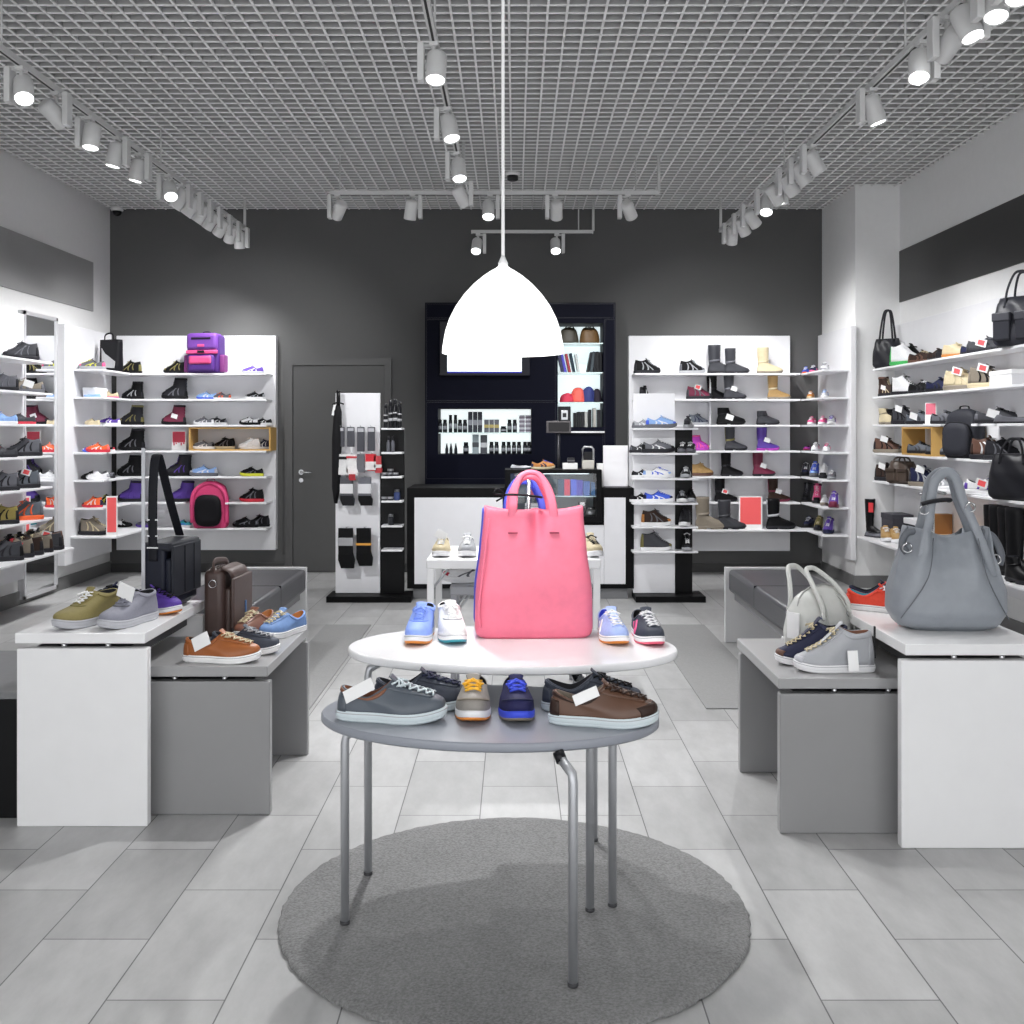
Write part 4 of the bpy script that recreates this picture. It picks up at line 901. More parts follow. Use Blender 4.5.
# unit|shelf|px|kind|angle|scale|upper sole lace accent|words|options (t = white tag, c = coral tag, d<m> = depth offset)
TABLE = '''
A|0|130|mid|180|.80|k k ol ol|black and olive hiking shoe|
A|0|176|mid|180|.80|k k ol ol|black and olive hiking shoe|
A|0|253|run|180|.70|pu lg w pu|purple child's sneaker|
A|1|133|boot|180|.72|k k lg dk|black lace-up boot|
A|1|175|boot|180|.86|dk k k k|tall black lace-up boot|
A|1|207|low|180|.70|lb bl w w|light blue sneaker|
A|1|222|low|180|.62|g w orr orr|grey and orange sneaker|
A|1|255|run|180|.66|k w lg lg|black and silver sneaker|
A|2|132|boot|180|.80|dk k ol ol|black winter boot with olive lining|
A|2|174|boot|180|.80|mr k mr dk|maroon winter boot|t
A|2|204|run|180|.68|g w w w|grey and white sneaker|
A|2|217|run|180|.68|dk w w g|dark grey sneaker|d.06
A|2|250|run|180|.68|w k k k|white and black striped sneaker|
A|2|263|run|180|.60|k w w dk|black child's sneaker|d.06
A|3|132|boot|180|.88|k k k dk|tall black winter boot|
A|4|130|boot|180|.84|k k k k|plain black winter boot|
A|4|179|boot|200|.86|dk k pu dk|dark violet-black winter boot|
A|4|204|run|180|.90|lb g w sv|pale blue running shoe|
A|4|252|run|180|.76|k yl k dk|black running shoe with yellow sole|
A|5|131|boot|180|.84|pu dk pu dk|purple winter boot|
A|5|182|boot|200|.84|pu dk pu dk|purple winter boot|
A|5|252|mid|180|.82|k rd k k|black high sneaker with red sole|
A|6|122|run|0|.64|k k w dk|black sneaker|t
A|6|145|run|180|.58|g pu pu pu|grey and purple sneaker|
A|6|184|run|160|.60|tl w bl tl|teal sneaker|
A|6|246|run|180|.84|k k dk g|black running shoe|
A|6|259|mid|180|.74|k k k dk|black high sneaker|d.07
B|0|88|run|180|.80|g lg yl pk|grey sneaker with pink panel|
B|1|80|ballet|180|.62|lb lb w lb|light blue flat shoe|
B|1|109|low|180|.62|be pk w be|beige sneaker with pink sole|
B|2|88|low|170|.50|be be be be|beige clog|
B|2|110|low|180|.68|pu w w w|purple and white sneaker|
B|3|81|run|180|.58|bl bl w w|blue and white sneaker|
B|3|93|run|180|.72|orr rd w co|orange-red sneaker|d-.05
B|3|107|run|180|.50|k w w rd|black sneaker with red panel|
B|4|79|run|180|.66|k k k dk|black sneaker|
B|4|89|run|180|.70|w w w lg|white sneaker|d-.05
B|4|106|run|180|.56|g dk lg dk|grey sneaker|
B|5|85|mid|180|.62|orr rd w nv|red-orange child's boot|
B|5|106|mid|170|.60|dk g yl gn|dark sneaker with green panel|
B|6|93|mid|0|1.0|tp dk be dk|taupe hiking shoe|d-.02
C|0|21|mid|215|.90|dg dk g dk|charcoal hiking shoe|
C|1|2|mid|215|.80|g dk g dk|grey hiking shoe|
C|1|25|low|215|.98|tp g w g|grey-brown walking shoe|t
C|2|1|low|215|.80|lb w w lb|pale blue sneaker|
C|2|21|low|215|.74|dg rd g dg|charcoal sneaker with red sole|
C|3|1|low|215|.8|dg dk rd dg|charcoal shoe with red laces|
C|3|24|mid|215|.92|g dk dk dg|grey hiking shoe|
C|4|1|mid|215|.9|g dk dk dg|grey trekking shoe|
C|4|22|mid|215|.92|gb dk k g|grey-green trekking shoe|c
C|5|0|mid|215|.9|ob dk k dk|ochre hiking shoe|
C|5|24|mid|215|.98|gb orr orr g|grey hiking boot with orange sole|
C|6|3|mid|205|.95|dg dk dk k|black-grey hiking shoe|
C|6|14|mid|205|.95|tp dk rd dk|taupe-black hiking shoe|
C|6|24|mid|205|.95|db dk be dk|dark brown hiking shoe|
C|6|34|mid|205|.95|tp dk be db|taupe trekking shoe|
C|6|44|mid|205|.95|dg dk dk dk|dark grey trekking shoe|c
C|6|53|mid|205|1.0|br dk be db|brown hiking boot|
C|6|9|mid|150|.98|dk dk g dg|black hiking boot at the back|d.11
C|6|19|mid|150|.98|k dk be dk|dark hiking boot at the back|d.11
C|6|29|mid|150|.98|tp dk be g|taupe hiking boot at the back|d.11
C|6|39|mid|150|.98|k dk k dk|plain hiking boot at the back|d.11
C|6|47|mid|150|1.0|tp dk g db|grey-brown hiking boot at the back|d.11
E|0|647|mid|0|.90|k dk lg dk|black and grey hiking shoe|
E|0|692|mid|0|.86|k lg lg g|black high shoe with grey sole|
E|0|722|tall|0|.98|dg dk dk g|tall charcoal boot|d.07
E|0|737|tall|0|.84|dg dk dk g|charcoal mid boot|d-.04
E|0|770|tall|0|.88|be tp tp be|beige laced boot|
E|1|645|mid|60|.80|k dk w dk|black boot behind the stand|d.03
E|1|699|mid|0|.86|mr dk g dg|maroon hiking shoe|c
E|1|718|tall|0|.79|k dk dk dk|tall black boot|d.07
E|1|735|tall|0|.78|dg dk dk g|slate grey boot|t,d-.04
E|1|779|tall|0|.79|ta tp tp be|tan laced boot|
E|2|698|mid|0|.70|gb lg nv nv|blue-grey hiking shoe|d.04
E|2|731|ankle|0|.98|k k dk dk|black ankle boot|t
E|2|768|ankle|0|.80|dg dk dk dk|grey ankle boot|
E|3|700|boot|0|.62|mg mg pk pk|magenta child's boot|d.03
E|3|736|tall|0|.78|dg dk mr ol|grey boot with green trim|
E|3|768|tall|0|.78|pu mg mg pu|purple boot with violet sole|t
E|4|701|mid|0|.82|ta br ta ta|tan work boot|d.03
E|4|732|tall|0|.78|k dk dk dk|black buckled boot|
E|4|764|tall|0|.79|mr dk mr mr|burgundy strapped boot|t
E|5|726|tall|0|.78|k dk rd dk|black quilted boot|c
E|5|779|tall|0|.79|db mr mg mr|dark burgundy boot|t
E|6|711|tall|0|1.06|tp tp tp tp|taupe tall boot|d-.19
E|6|732|tall|0|.96|dg dk dk dg|slate slouch boot|d-.20
E|6|781|tall|0|1.0|k dk lg sv|black tall boot with silver buckles|d-.19
F|0|643|run|0|.62|lg g w g|grey sneaker|d.05
F|0|661|run|0|.86|lb g w bl|light blue running shoe|d-.04
F|0|688|run|70|.80|dg lg w dk|grey shoe facing forward|
F|1|641|run|0|.66|dg dk w g|charcoal sneaker|d.05
F|1|658|run|0|.92|g dk w k|grey and black running shoe|d-.04
F|1|683|run|250|.78|k g w dk|black shoe facing forward|
F|1|691|run|250|.78|k g w dk|black grey-soled shoe facing forward|d.06
F|2|642|run|0|.60|dk w w k|black sneaker|d.05
F|2|657|run|0|.80|w w bl lb|white and blue running shoe|d-.04
F|2|686|run|260|.80|dg lg w k|dark grey shoe facing forward|
F|3|641|run|0|.64|k w w k|black runner behind a blue one|d.05
F|3|658|run|0|.84|bl w w nv|bright blue running shoe|d-.04
F|3|682|run|260|.84|dk w lg k|black white-soled shoe facing forward|
F|3|691|run|260|.84|k lg k k|plain black shoe facing forward|d.06
F|4|656|mid|0|.86|db w g tn|brown and tan mid sneaker|
F|4|685|mid|250|.90|dk w k k|black mid shoe facing forward|
F|5|656|high|0|.92|dg w lg ol|grey and olive high-top|
F|5|687|high|260|.90|k lg w dk|black high-top facing forward|
K|0|806|low|240|.60|bl orr w bl|blue child's sneaker|
K|0|814|low|240|.62|nv pk w pk|navy and pink child's sneaker|
K|0|825|low|240|.62|w lg g lg|white and grey child's sneaker|
K|1|811|low|240|.62|tn be w be|tan child's shoe|
K|1|825|low|240|.62|sv w lb lb|silver-blue child's sneaker|
K|2|812|low|240|.62|pk w w w|pink and white child's sneaker|
K|2|823|low|240|.62|pk w w mg|hot pink child's sneaker|
K|2|832|low|240|.66|lg w pu pu|grey and purple child's sneaker|
K|3|807|ballet|240|.70|mg pk w mg|magenta child's flat shoe|
K|3|816|low|240|.62|w w w pk|white child's sneaker|
K|3|827|low|240|.62|w w pk pk|white and pink child's sneaker|
K|4|806|mid|245|.72|dg dk w nv|dark child's boot|
K|4|815|mid|245|.76|bl g w lb|blue child's boot|
K|4|824|mid|245|.70|w dk w k|white and black child's boot|
K|4|832|low|245|.66|g lg w dg|grey child's sneaker|
K|5|807|boot|245|.64|dk dk g k|dark child's winter boot|
K|5|817|boot|245|.66|pk dk w k|pink and black child's boot|
K|5|825|low|245|.68|w tp w be|white child's shoe|
K|5|834|mid|245|.76|pu mr w mr|plum child's boot|
K|6|809|low|240|.74|nv dk w nv|navy child's shoe|
K|6|819|mid|240|.70|ol dk be dk|olive child's boot|
K|6|829|mid|240|.78|pu nv w pu|violet child's boot|
J|0|905|high|300|1.08|w gn w gn|white high-top with green sole|d-.03
J|0|913|high|300|1.02|k k k dk|black high-top|d.04
J|0|922|low|300|.90|db br be br|dark brown low shoe|
J|0|938|low|290|.80|db dk k dk|brown-black loafer|
J|0|947|low|290|.80|dk dk k k|black loafer|
J|0|958|chuk|315|.84|be tn be be|beige chukka|
J|0|973|low|290|.78|nv dk k dk|dark navy shoe|
J|0|987|low|315|.98|dg dk g dg|charcoal low shoe|c
J|1|886|boot|300|.72|db dk be br|brown laced boot|t
J|1|906|high|300|1.02|w dk k k|white and black high-top|
J|1|922|low|300|.94|k dk w dk|black shoe with white strap|
J|1|940|low|300|.98|nv dk k dk|navy-black shoe|
J|1|963|mid|315|1.0|be tp be be|beige hiking shoe|c
J|1|989|mid|315|1.0|tp be k tp|taupe hiking shoe|c
J|2|884|ankle|290|.84|be tp be tp|beige ankle boot|
J|2|894|ankle|290|.80|k dk k dk|black ankle boot|d.04
J|2|905|mid|300|.96|dg dk k k|charcoal boot|t
J|2|920|low|300|.98|gb dk k dg|blue-grey shoe|t
J|2|945|low|300|.92|g dk k dg|grey loafer|
J|2|997|low|330|1.0|dg dk k g|dark grey strap shoe|t
J|2|1016|ballet|320|1.1|g dk k g|grey strap sandal|
J|3|887|mid|320|.88|br tp k dk|brown ankle shoe|t
J|3|991|mid|310|1.0|br dk w db|dark brown laced boot|
J|3|1004|mid|310|.92|dk dk k dk|black laced boot|d.04
J|4|886|mid|300|.96|db dk k dk|dark brown boot beside a brown bag|t
J|4|926|mid|315|1.0|nv tp lg dg|blue-black hiking boot|t
J|4|942|low|315|.9|lg w co w|pale grey sneaker|t
J|4|968|low|315|.8|w w co w|white sneaker|
J|4|988|run|315|1.10|w w pu pu|white running shoe with purple stripes|c
J|4|998|run|315|.9|k dk k dk|black running shoe|d.05
J|5|866|ballet|300|.9|g dk k g|grey flat shoe|d-.07
J|5|886|chuk|262|.98|ta w w ta|tan suede shoe|d-.08
J|5|896|chuk|262|.98|ta w w be|tan and beige suede shoe|d-.03
J|5|978|run|318|1.0|lb be w w|pale blue running shoe|d.02
J|5|967|run|318|.9|k g k dk|black running shoe|d.04
J|5|1000|knee|295|.95|k k k k|black knee-high boot|d.06
J|5|1007|knee|295|.97|k k k k|black knee-high boot|d.0
J|5|1015|knee|295|.97|k k k k|black knee-high boot|d-.01
J|5|1024|knee|295|.98|k k k k|black knee-high boot|d-.01
J|5|1020|ankle|280|.95|k dk k k|black ankle boot|d-.12
'''
ORDW = {}
rows = [r.split('|') for r in TABLE.strip().split('\n')]
from collections import defaultdict
grp = defaultdict(list)
for r in rows:
    if r[0] == 'K': r[5] = str(float(r[5]) * 1.14)
    grp[(r[0], int(r[1]))].append(r)
JZ = [1.97, 1.72, 1.47, 1.22, .97, .47]
JN = ['top', 'second', 'third', 'fourth', 'fifth', 'bottom']
def rack_pos(u, sh, px, d):
    """where on its shelf the shoe stands: x, y, z"""
    if u in 'AE':
        y = PA - .135 + d; return xat(px, y), y, SZ[sh]
    if u == 'F':
        y = 8.70 + d * .6; return xat(px, y), y, FZ[sh]
    if u == 'B': x = -3.835 - d; return x, min(9.95, max(9.45, dat(px, x))), SZ[sh]
    if u == 'C': x = -3.85 if sh < 6 else -3.735 - d; return x, min(8.26, dat(px, x)), SZ[sh]
    if u == 'K': x = 2.90 + d; return x, dat(px, x), SZ[sh]
    x = PJ - .10 + d if sh < 5 else PJ - .14 + d
    return x, min(9.24, dat(px, x)), JZ[sh]
for (u, sh), L in grp.items():
    L.sort(key=lambda r: float(r[2]))
    names = JN if u == 'J' else SHN
    for i, r in enumerate(L):
        _, _, px, kind, ang, sc, cols, words, opt = r
        up, so, la, ac = cols.split()
        opts = opt.split(',') if opt else []
        d = 0
        for o_ in opts:
            if o_.startswith('d'): d = float(o_[1:])
        x, y, z = rack_pos(u, sh, float(px), d)
        shn = names[sh] if u != 'F' else ['top', 'second', 'third', 'fourth', 'fifth', 'bottom'][sh]
        lab = '%s, %s from left, %s shelf of %s' % (words, ORD[i] + ' shoe', shn, UNIT[u])
        if u == 'F' or True: lab = lab.replace(' shoe from left', ' from left')
        leath = kind in ('ankle', 'tall', 'knee', 'chuk')
        t = shoe(kind, lab, (x, y, z), R(float(ang) + rnd.uniform(-4, 4)), up, so, la, ac, group='shoes on ' + UNIT[u], scale=float(sc), surfc='leather' if leath else 'fabric')
        tagc = 'w' if 't' in opts else ('co' if 'c' in opts else None)
        if tagc:
            K = KINDS[kind]; a = R(float(ang))
            # the card hangs on the side of the shoe that faces the room
            face = -pi / 2 if u in 'AEF' else (0 if u in 'BC' else -pi * .75)
            side = 1 if sin(face - a) > 0 else -1
            hz = (K['H'] * .45 if K['H'] else K['zd'] + .004)
            price_tag(t, 0, (-.02, side * (K['W'] / 2 + .004), hz), tagc, tilt=(side * -.15, R(-18) * side), w=.075, h=.055)
# ------------------------------------------------------------------ bags
def sq(hw, hd, z, cxx=0, cyy=0, e=.5, n=48, fold=None):
    """superellipse ring, its points spread evenly along the outline"""
    P = []
    for i in range(480):
        q = 2 * pi * i / 480; c, s = cos(q), sin(q)
        P.append((hw * abs(c) ** e * (1 if c >= 0 else -1), hd * abs(s) ** e * (1 if s >= 0 else -1), q))
    cum = [0]
    for a, b in zip(P, P[1:] + P[:1]): cum.append(cum[-1] + math.hypot(b[0] - a[0], b[1] - a[1]))
    out = []; j = 0
    for i in range(n):
        L = cum[-1] * i / n
        while cum[j + 1] < L: j += 1
        t = (L - cum[j]) / max(1e-9, cum[j + 1] - cum[j]); a, b = P[j], P[(j + 1) % 480]
        x, y = a[0] + (b[0] - a[0]) * t, a[1] + (b[1] - a[1]) * t
        q = math.atan2(y / hd, x / hw)
        p = Vector((cxx + x, cyy + y, z))
        if fold: p += fold(q, x, y, z)
        out.append(p)
    return out
def interp(levels, z):
    for a, b in zip(levels, levels[1:]):
        if z <= b[0]:
            t = smooth01(0, 1, (z - a[0]) / (b[0] - a[0])) * .5 + (z - a[0]) / (b[0] - a[0]) * .5
            return [a[k] + (b[k] - a[k]) * t for k in range(len(a))]
    return list(levels[-1])
def body(levels, m=16, e=.5, n=48, fold=None, open_top=True, dep=.12, cy=None):
    z0, z1 = levels[0][0], levels[-1][0]; rings = []
    for i in range(m + 1):
        z = z0 + (z1 - z0) * i / m
        L = interp(levels, z); rings.append(sq(L[1], L[2], z, 0, L[3] if len(L) > 3 else 0, e, n, fold))
    b = rings[0]; c = sum(b, Vector()) / len(b)
    low = [c + (p - c) * .93 + Vector((0, 0, -.0)) for p in b]
    for p in rings[0]: p.z += .008
    mb = MB()
    seq = [[Vector((p.x, p.y, z0)) for p in low]] + rings
    if open_top:
        tp = rings[-1]; c = sum(tp, Vector()) / len(tp)
        seq += [[p + (c - p) * .03 for p in tp], [Vector((c.x + (p.x - c.x) * .93, c.y + (p.y - c.y) * .90, p.z - dep)) for p in tp]]
    mb.loft(seq, True, True)
    return mb
def arc(pts, n=10):
    """smooth curve through points"""
    P = [Vector(p) for p in pts]; out = []
    for i in range(len(P) - 1):
        p0 = P[max(0, i - 1)]; p1 = P[i]; p2 = P[i + 1]; p3 = P[min(len(P) - 1, i + 2)]
        for k in range(n):
            t = k / n
            out.append(.5 * ((2 * p1) + (p2 - p0) * t + (2 * p0 - 5 * p1 + 4 * p2 - p3) * t * t + (3 * p1 - p0 - 3 * p2 + p3) * t ** 3))
    out.append(P[-1]); return out

# pink tote and the blue one behind it, on the white oval table
def tote(name, label, loc, rz, c, dark, sc=1.0):
    t = thing(name, label, 'bag', loc, rz, 'tote bags on the oval table', sc)
    def fold(q, x, y, z):
        v = Vector()
        k = smooth01(.22, .42, z)
        if y < 0:
            v.y += (.030 * k * math.exp(-((x - .012) / .022) ** 2)) - .009 * k * math.exp(-((x + .035) / .03) ** 2) - .006 * k * math.exp(-((x - .06) / .03) ** 2)
            v.y -= .010 * smooth01(.05, .2, z) * (1 - smooth01(.25, .42, z)) * cos(min(1, abs(x) / .2) * pi / 2)
            v.y += .003 * sin(z * 21 + x * 9) * sin(x * 13)
        if z > .36: v.z += .016 * smooth01(.36, .42, z) * (abs(x) / .17) ** 3 + .006 * math.exp(-((x - .01) / .02) ** 2) * smooth01(.38, .42, z)
        if abs(x) > .13: v.x -= (1 if x > 0 else -1) * .010 * smooth01(.1, .4, z) * (1 - abs(y) / .09)
        return v
    mb = body([(0, .190, .072), (.03, .198, .078), (.15, .196, .078), (.30, .182, .066), (.42, .174, .046)], m=26, e=.30, n=120, fold=fold, dep=.2)
    mb.build('body', c, t)
    for sy, pts in ((-1, [(-.072, .375), (-.070, .44), (-.064, .495), (-.042, .538), (-.010, .551), (.022, .540), (.048, .495), (.062, .44), (.068, .375)]), (1, [(-.078, .375), (-.076, .44), (-.068, .48), (-.045, .522), (-.012, .534), (.018, .523), (.045, .48), (.058, .44), (.064, .375)])):
        yy = (lambda z: sy * (.052 - .03 * smooth01(.42, .56, z)))
        cpts = arc([(x, yy(z) * (1 if z > .4 else .92), z) for x, z in pts], 6)
        wl = [.0150 - .0065 * math.exp(-((p.z - .56) / .05) ** 2) for p in cpts]
        MB().sweep(cpts, wl, [.0032 + .0035 * math.exp(-((p.z - .56) / .05) ** 2) for p in cpts], up=(0, 1, .001), n=10).build('handle', c, t)
    for x in (-.071, .067):
        MB().box(x - .016, x + .016, -.0735, -.060, .350, .3535).build('stitch_slot', dark, t)
    # folded edge of the side gusset
    MB().sweep(arc([(-.150, -.071, .40), (-.158, -.078, .34), (-.172, -.085, .22), (-.184, -.083, .10), (-.178, -.077, .04)], 6), .004, .004, n=6).build('gusset_fold', c, t)
    return t
pink = mat('ea7690', 'leather', .5); pinkd = mat('8c2340', 'leather', .6)
tote('tote_bag', 'large pink leather tote on the white oval table', (.062, 3.525, .74), R(1.5), pink, pinkd)
tote('tote_bag', 'blue tote mostly hidden behind the pink leather tote', (.042, 3.71, .74), R(-1.5), mat('4b57cf', 'leather', .5), mat('22265c', 'leather', .5), .95)
def stand(label, x, y, z, h, c=None):
    t = thing('bag_stand', label, 'bag stand', (x, y, z), 0, 'chrome bag stands')
    MB().box(-.06, .06, -.05, .05, 0, .004, .001).build('base', chrome, t); MB().cyl((0, 0, .004), (0, 0, h), .007).build('pole', chrome, t)
    MB().sweep([(-.05, 0, h - .01), (0, 0, h), (.05, 0, h - .01)], .006, n=8).build('hook_bar', chrome, t)
stand('chrome bag stand seen through the handles of the pink tote', .048, 3.618, .74, .545)
t = thing('ribbon_tie', 'black ribbon tied round the left handle of the pink tote', 'ribbon', (-.012, 3.47, 1.218))
MB().sweep(arc([(-.028, -.012, 0), (0, -.028, .002), (.03, -.018, .0), (.07, -.01, -.004), (.10, .02, -.01)], 5), .008, .004, n=8).build('band', mat('15151a', 'fabric', .6), t)
MB().sweep(arc([(-.02, -.02, 0), (-.045, -.03, .022), (-.055, -.03, .005), (-.02, -.02, 0), (-.05, -.028, -.02)], 5), .006, .003, n=8).build('bow', mat('15151a', 'fabric', .6), t)

# big slouchy grey bag on the right white table
gl = mat('8b9097', 'leather', .42); gld_ = mat('5d6168', 'leather', .5)
t = thing('slouch_bag', 'large grey slouchy leather shoulder bag on the right white table', 'bag', (1.595, 3.86, .70), R(-4))
def gf(q, x, y, z):
    v = Vector(); k = smooth01(.10, .36, z)
    v.y += k * (.026 * sin(q * 7 + z * 5) * .6 + .020 * sin(q * 11 - z * 9) * .5)
    if y < 0: v.y += .030 * smooth01(.22, .36, z) * math.exp(-((x) / .045) ** 2) - .012 * math.exp(-((x + .07) / .03) ** 2) * k - .012 * math.exp(-((x - .08) / .03) ** 2) * k
    v.z += -.022 * smooth01(.30, .36, z) * math.exp(-((x) / .05) ** 2) + .02 * smooth01(.30, .36, z) * (abs(x) / .15) ** 2
    v.x += .006 * sin(z * 26 + q * 3) * k
    return v
body([(0, .15, .075), (.02, .185, .10), (.07, .210, .118), (.14, .208, .115), (.22, .186, .095), (.30, .158, .065), (.36, .140, .045)], m=28, e=.62, n=120, fold=gf, dep=.12).build('body', gl, t)
for s, o in ((-1, 0), (1, .012)):
    pts = arc([(-.125, s * .05 - .02, .20), (-.105, s * .055 - .02, .30), (-.075, s * .04 - .01, .40), (-.058, s * .03, .49), (-.045, s * .025, .545), (-.005, s * .02, .576), (.030, s * .022, .555), (.055, s * .03, .47), (.085, s * .04 - .01, .39), (.118, s * .055 - .02, .29), (.15, s * .05 - .02, .20)], 7)
    MB().sweep(pts, [.013 + .006 * sin(pi * i / (len(pts) - 1)) for i in range(len(pts))], [.006 + .005 * sin(pi * i / (len(pts) - 1)) for i in range(len(pts))], up=(0, 1, .001), n=12).build('handle', gl, t)
MB().sweep(arc([(-.105, -.06, .462), (-.06, -.066, .474), (-.01, -.058, .478), (.0, -.04, .474)], 6), .012, .008, n=10).build('wrap_band', mat('1d1d22', 'fabric', .6), t)
for x, z in ((-.09, .44), (.075, .45), (-.15, .30), (.165, .26)):
    MB().sweep([(x + .017 * cos(a), -.045 + .004 * sin(a * 2), z + .017 * sin(a)) for a in [2 * pi * k / 16 for k in range(16)]], .0035, n=6, closed=True).build('ring', chrome, t)
MB().sweep(arc([(-.118, -.03, .36), (-.15, -.03, .35), (-.165, -.03, .31), (-.15, -.04, .28)], 6), .013, .005, up=(0, 1, 0), n=8).build('side_tie', gld_, t)
MB().sweep(arc([(.118, -.03, .36), (.16, -.03, .34), (.19, -.03, .28), (.18, -.04, .24)], 6), .014, .005, up=(0, 1, 0), n=8).build('side_tie', gld_, t)
MB().sweep(arc([(-.19, -.10, .05), (-.10, -.120, .20), (-.07, -.085, .34)], 8), .002, .002, n=6).build('seam', gld_, t)
MB().sweep(arc([(.19, -.10, .05), (.11, -.118, .20), (.09, -.08, .34)], 8), .002, .002, n=6).build('seam', gld_, t)
stand('chrome bag stand behind the large grey bag', 1.585, 3.95, .70, .50)

# black messenger bag with its strap up
bk = mat('1b1e2b', 'leather', .45); bk2 = mat('26282f', 'leather', .5)
t = thing('messenger_bag', 'black leather messenger bag with raised strap on left white table', 'bag', (-1.437, 4.31, .70), R(85), None, .86)
MB().box(-.16, .16, -.055, .055, .004, .31, .018, 4).build('body', bk, t)
MB().box(-.155, .155, -.083, -.052, .03, .25, .012, 3).build('front_pocket', bk, t)
MB().box(-.165, .165, -.095, .060, .285, .325, .014, 3).box(-.165, .165, -.100, -.084, .07, .31, .007, 3).build('flap', bk2, t)
MB().box(-.04, -.036, -.103, -.098, .08, .30).box(.07, .074, -.103, -.098, .08, .30).build('flap_seam', mat('0c0d12', 'leather', .5), t)
MB().sweep(arc([(-.165, .0, .24), (-.170, .0, .38), (-.165, .0, .58), (-.145, .0, .71), (-.115, .0, .735), (-.085, .0, .70), (.03, .0, .50), (.14, .0, .33)], 8), .022, .003, up=(1, .001, .0), n=8).build('strap', mat('17181f', 'fabric', .6), t)
for z in (.30, .355, .43): MB().box(-.172, -.160, -.027, .027, z, z + .006).build('buckle', chrome, t)
t = thing('bag_stand', 'clear stand holding up the black messenger strap', 'bag stand', (-1.487, 4.165, .70))
MB().box(-.05, .05, -.04, .04, 0, .005).build('base', glass(thin=.7), t); MB().box(-.007, .007, -.002, .002, .005, .66).build('upright', mat('b4b6bc', 'plain', .1), t)

# brown messenger bag on the grey bench
bw = mat('4a3a36', 'leather', .42); bw2 = mat('352927', 'leather', .5)
t = thing('satchel_bag', 'dark brown leather satchel standing on the low grey left bench', 'bag', (-1.262, 4.495, .553), R(87), None, .88)
MB().box(-.14, .14, -.05, .05, .004, .33, .03, 5).build('body', bw, t)
MB().box(-.12, .12, -.082, -.046, .02, .24, .016, 4).build('front_pocket', bw, t)
MB().box(-.145, .145, -.104, -.086, .05, .29, .008, 3).sweep([(0, -.03, .335), (0, -.07, .32), (0, -.094, .28)], .13, .008, up=(0, 0, 1), n=8).build('flap', bw, t)
MB().box(-.125, .125, -.018, -.012, .332, .336).box(-.125, .125, .016, .022, .332, .336).build('zip', bw2, t)
MB().sweep(arc([(-.12, 0, .315), (-.135, .0, .35), (-.11, .0, .368), (-.02, .0, .362), (.05, .0, .35), (.08, 0, .33)], 7), .016, .004, up=(0, 1, 0), n=8).build('handle', bw, t)
MB().sweep([(-.147 + .0, .018 * cos(a), .265 + .018 * sin(a)) for a in [2 * pi * k / 14 for k in range(14)]], .003, n=6, closed=True).build('ring', chrome, t)
MB().box(.02, .035, -.109, -.103, .10, .16).build('zip_pull', mat('4b6fa0', 'fabric', .6), t)

# white bowling bag on the right grey bench
wl_ = mat('c9cac6', 'leather', .42)
t = thing('handbag', 'white rounded leather handbag on the low grey right bench', 'bag', (1.215, 4.165, .553), R(38), None, 1.12)
body([(0, .115, .07), (.02, .135, .085), (.07, .142, .09), (.14, .135, .075), (.19, .115, .05), (.218, .085, .022), (.226, .05, .008)], m=20, e=.72, n=64, open_top=False).build('body', wl_, t)
for s in (-1, 1):
    MB().sweep(arc([(-.075, s * .075, .125), (-.075, s * .066, .175), (-.06, s * .05 + .03, .235), (-.03, s * .04 + .07, .280), (.0, s * .04 + .078, .288), (.03, s * .04 + .07, .280), (.06, s * .05 + .03, .235), (.075, s * .066, .175), (.075, s * .075, .125)], 7), .0085, .0085, n=10).build('handle', wl_, t)
    for x in (-.075, .075):
        MB().sweep([(x + .012 * cos(a), s * .074, .135 + .012 * sin(a)) for a in [2 * pi * k / 14 for k in range(14)]], .003, n=6, closed=True).build('ring', chrome, t)
MB().sweep(arc([(-.135, 0, .10), (-.11, 0, .195), (-.05, 0, .2285), (0, 0, .230), (.05, 0, .2285), (.11, 0, .195), (.135, 0, .10)], 6), .004, .003, n=6).build('zip', mat('9d9e9b', 'metal', .4), t)
for s in (-1, 1): MB().sweep(arc([(s * .07, -.094, .01), (s * .075, -.097, .08), (s * .06, -.077, .15), (s * .045, -.04, .205)], 6), .003, .003, n=6).build('seam', mat('b4b5b1', 'leather', .5), t)
MB().lathe([(.016, 0), (.016, .004)], 20).build('badge', mat('aeb0b0', 'metal', .3, .7), t).matrix_local = Matrix.Translation((0, -.0905, .10)) @ Matrix.Rotation(R(78), 4, 'X')
MB().box(-.155, -.150, -.03, .02, .06, .15).build('hang_tag', mat('f0f0f0'), t)

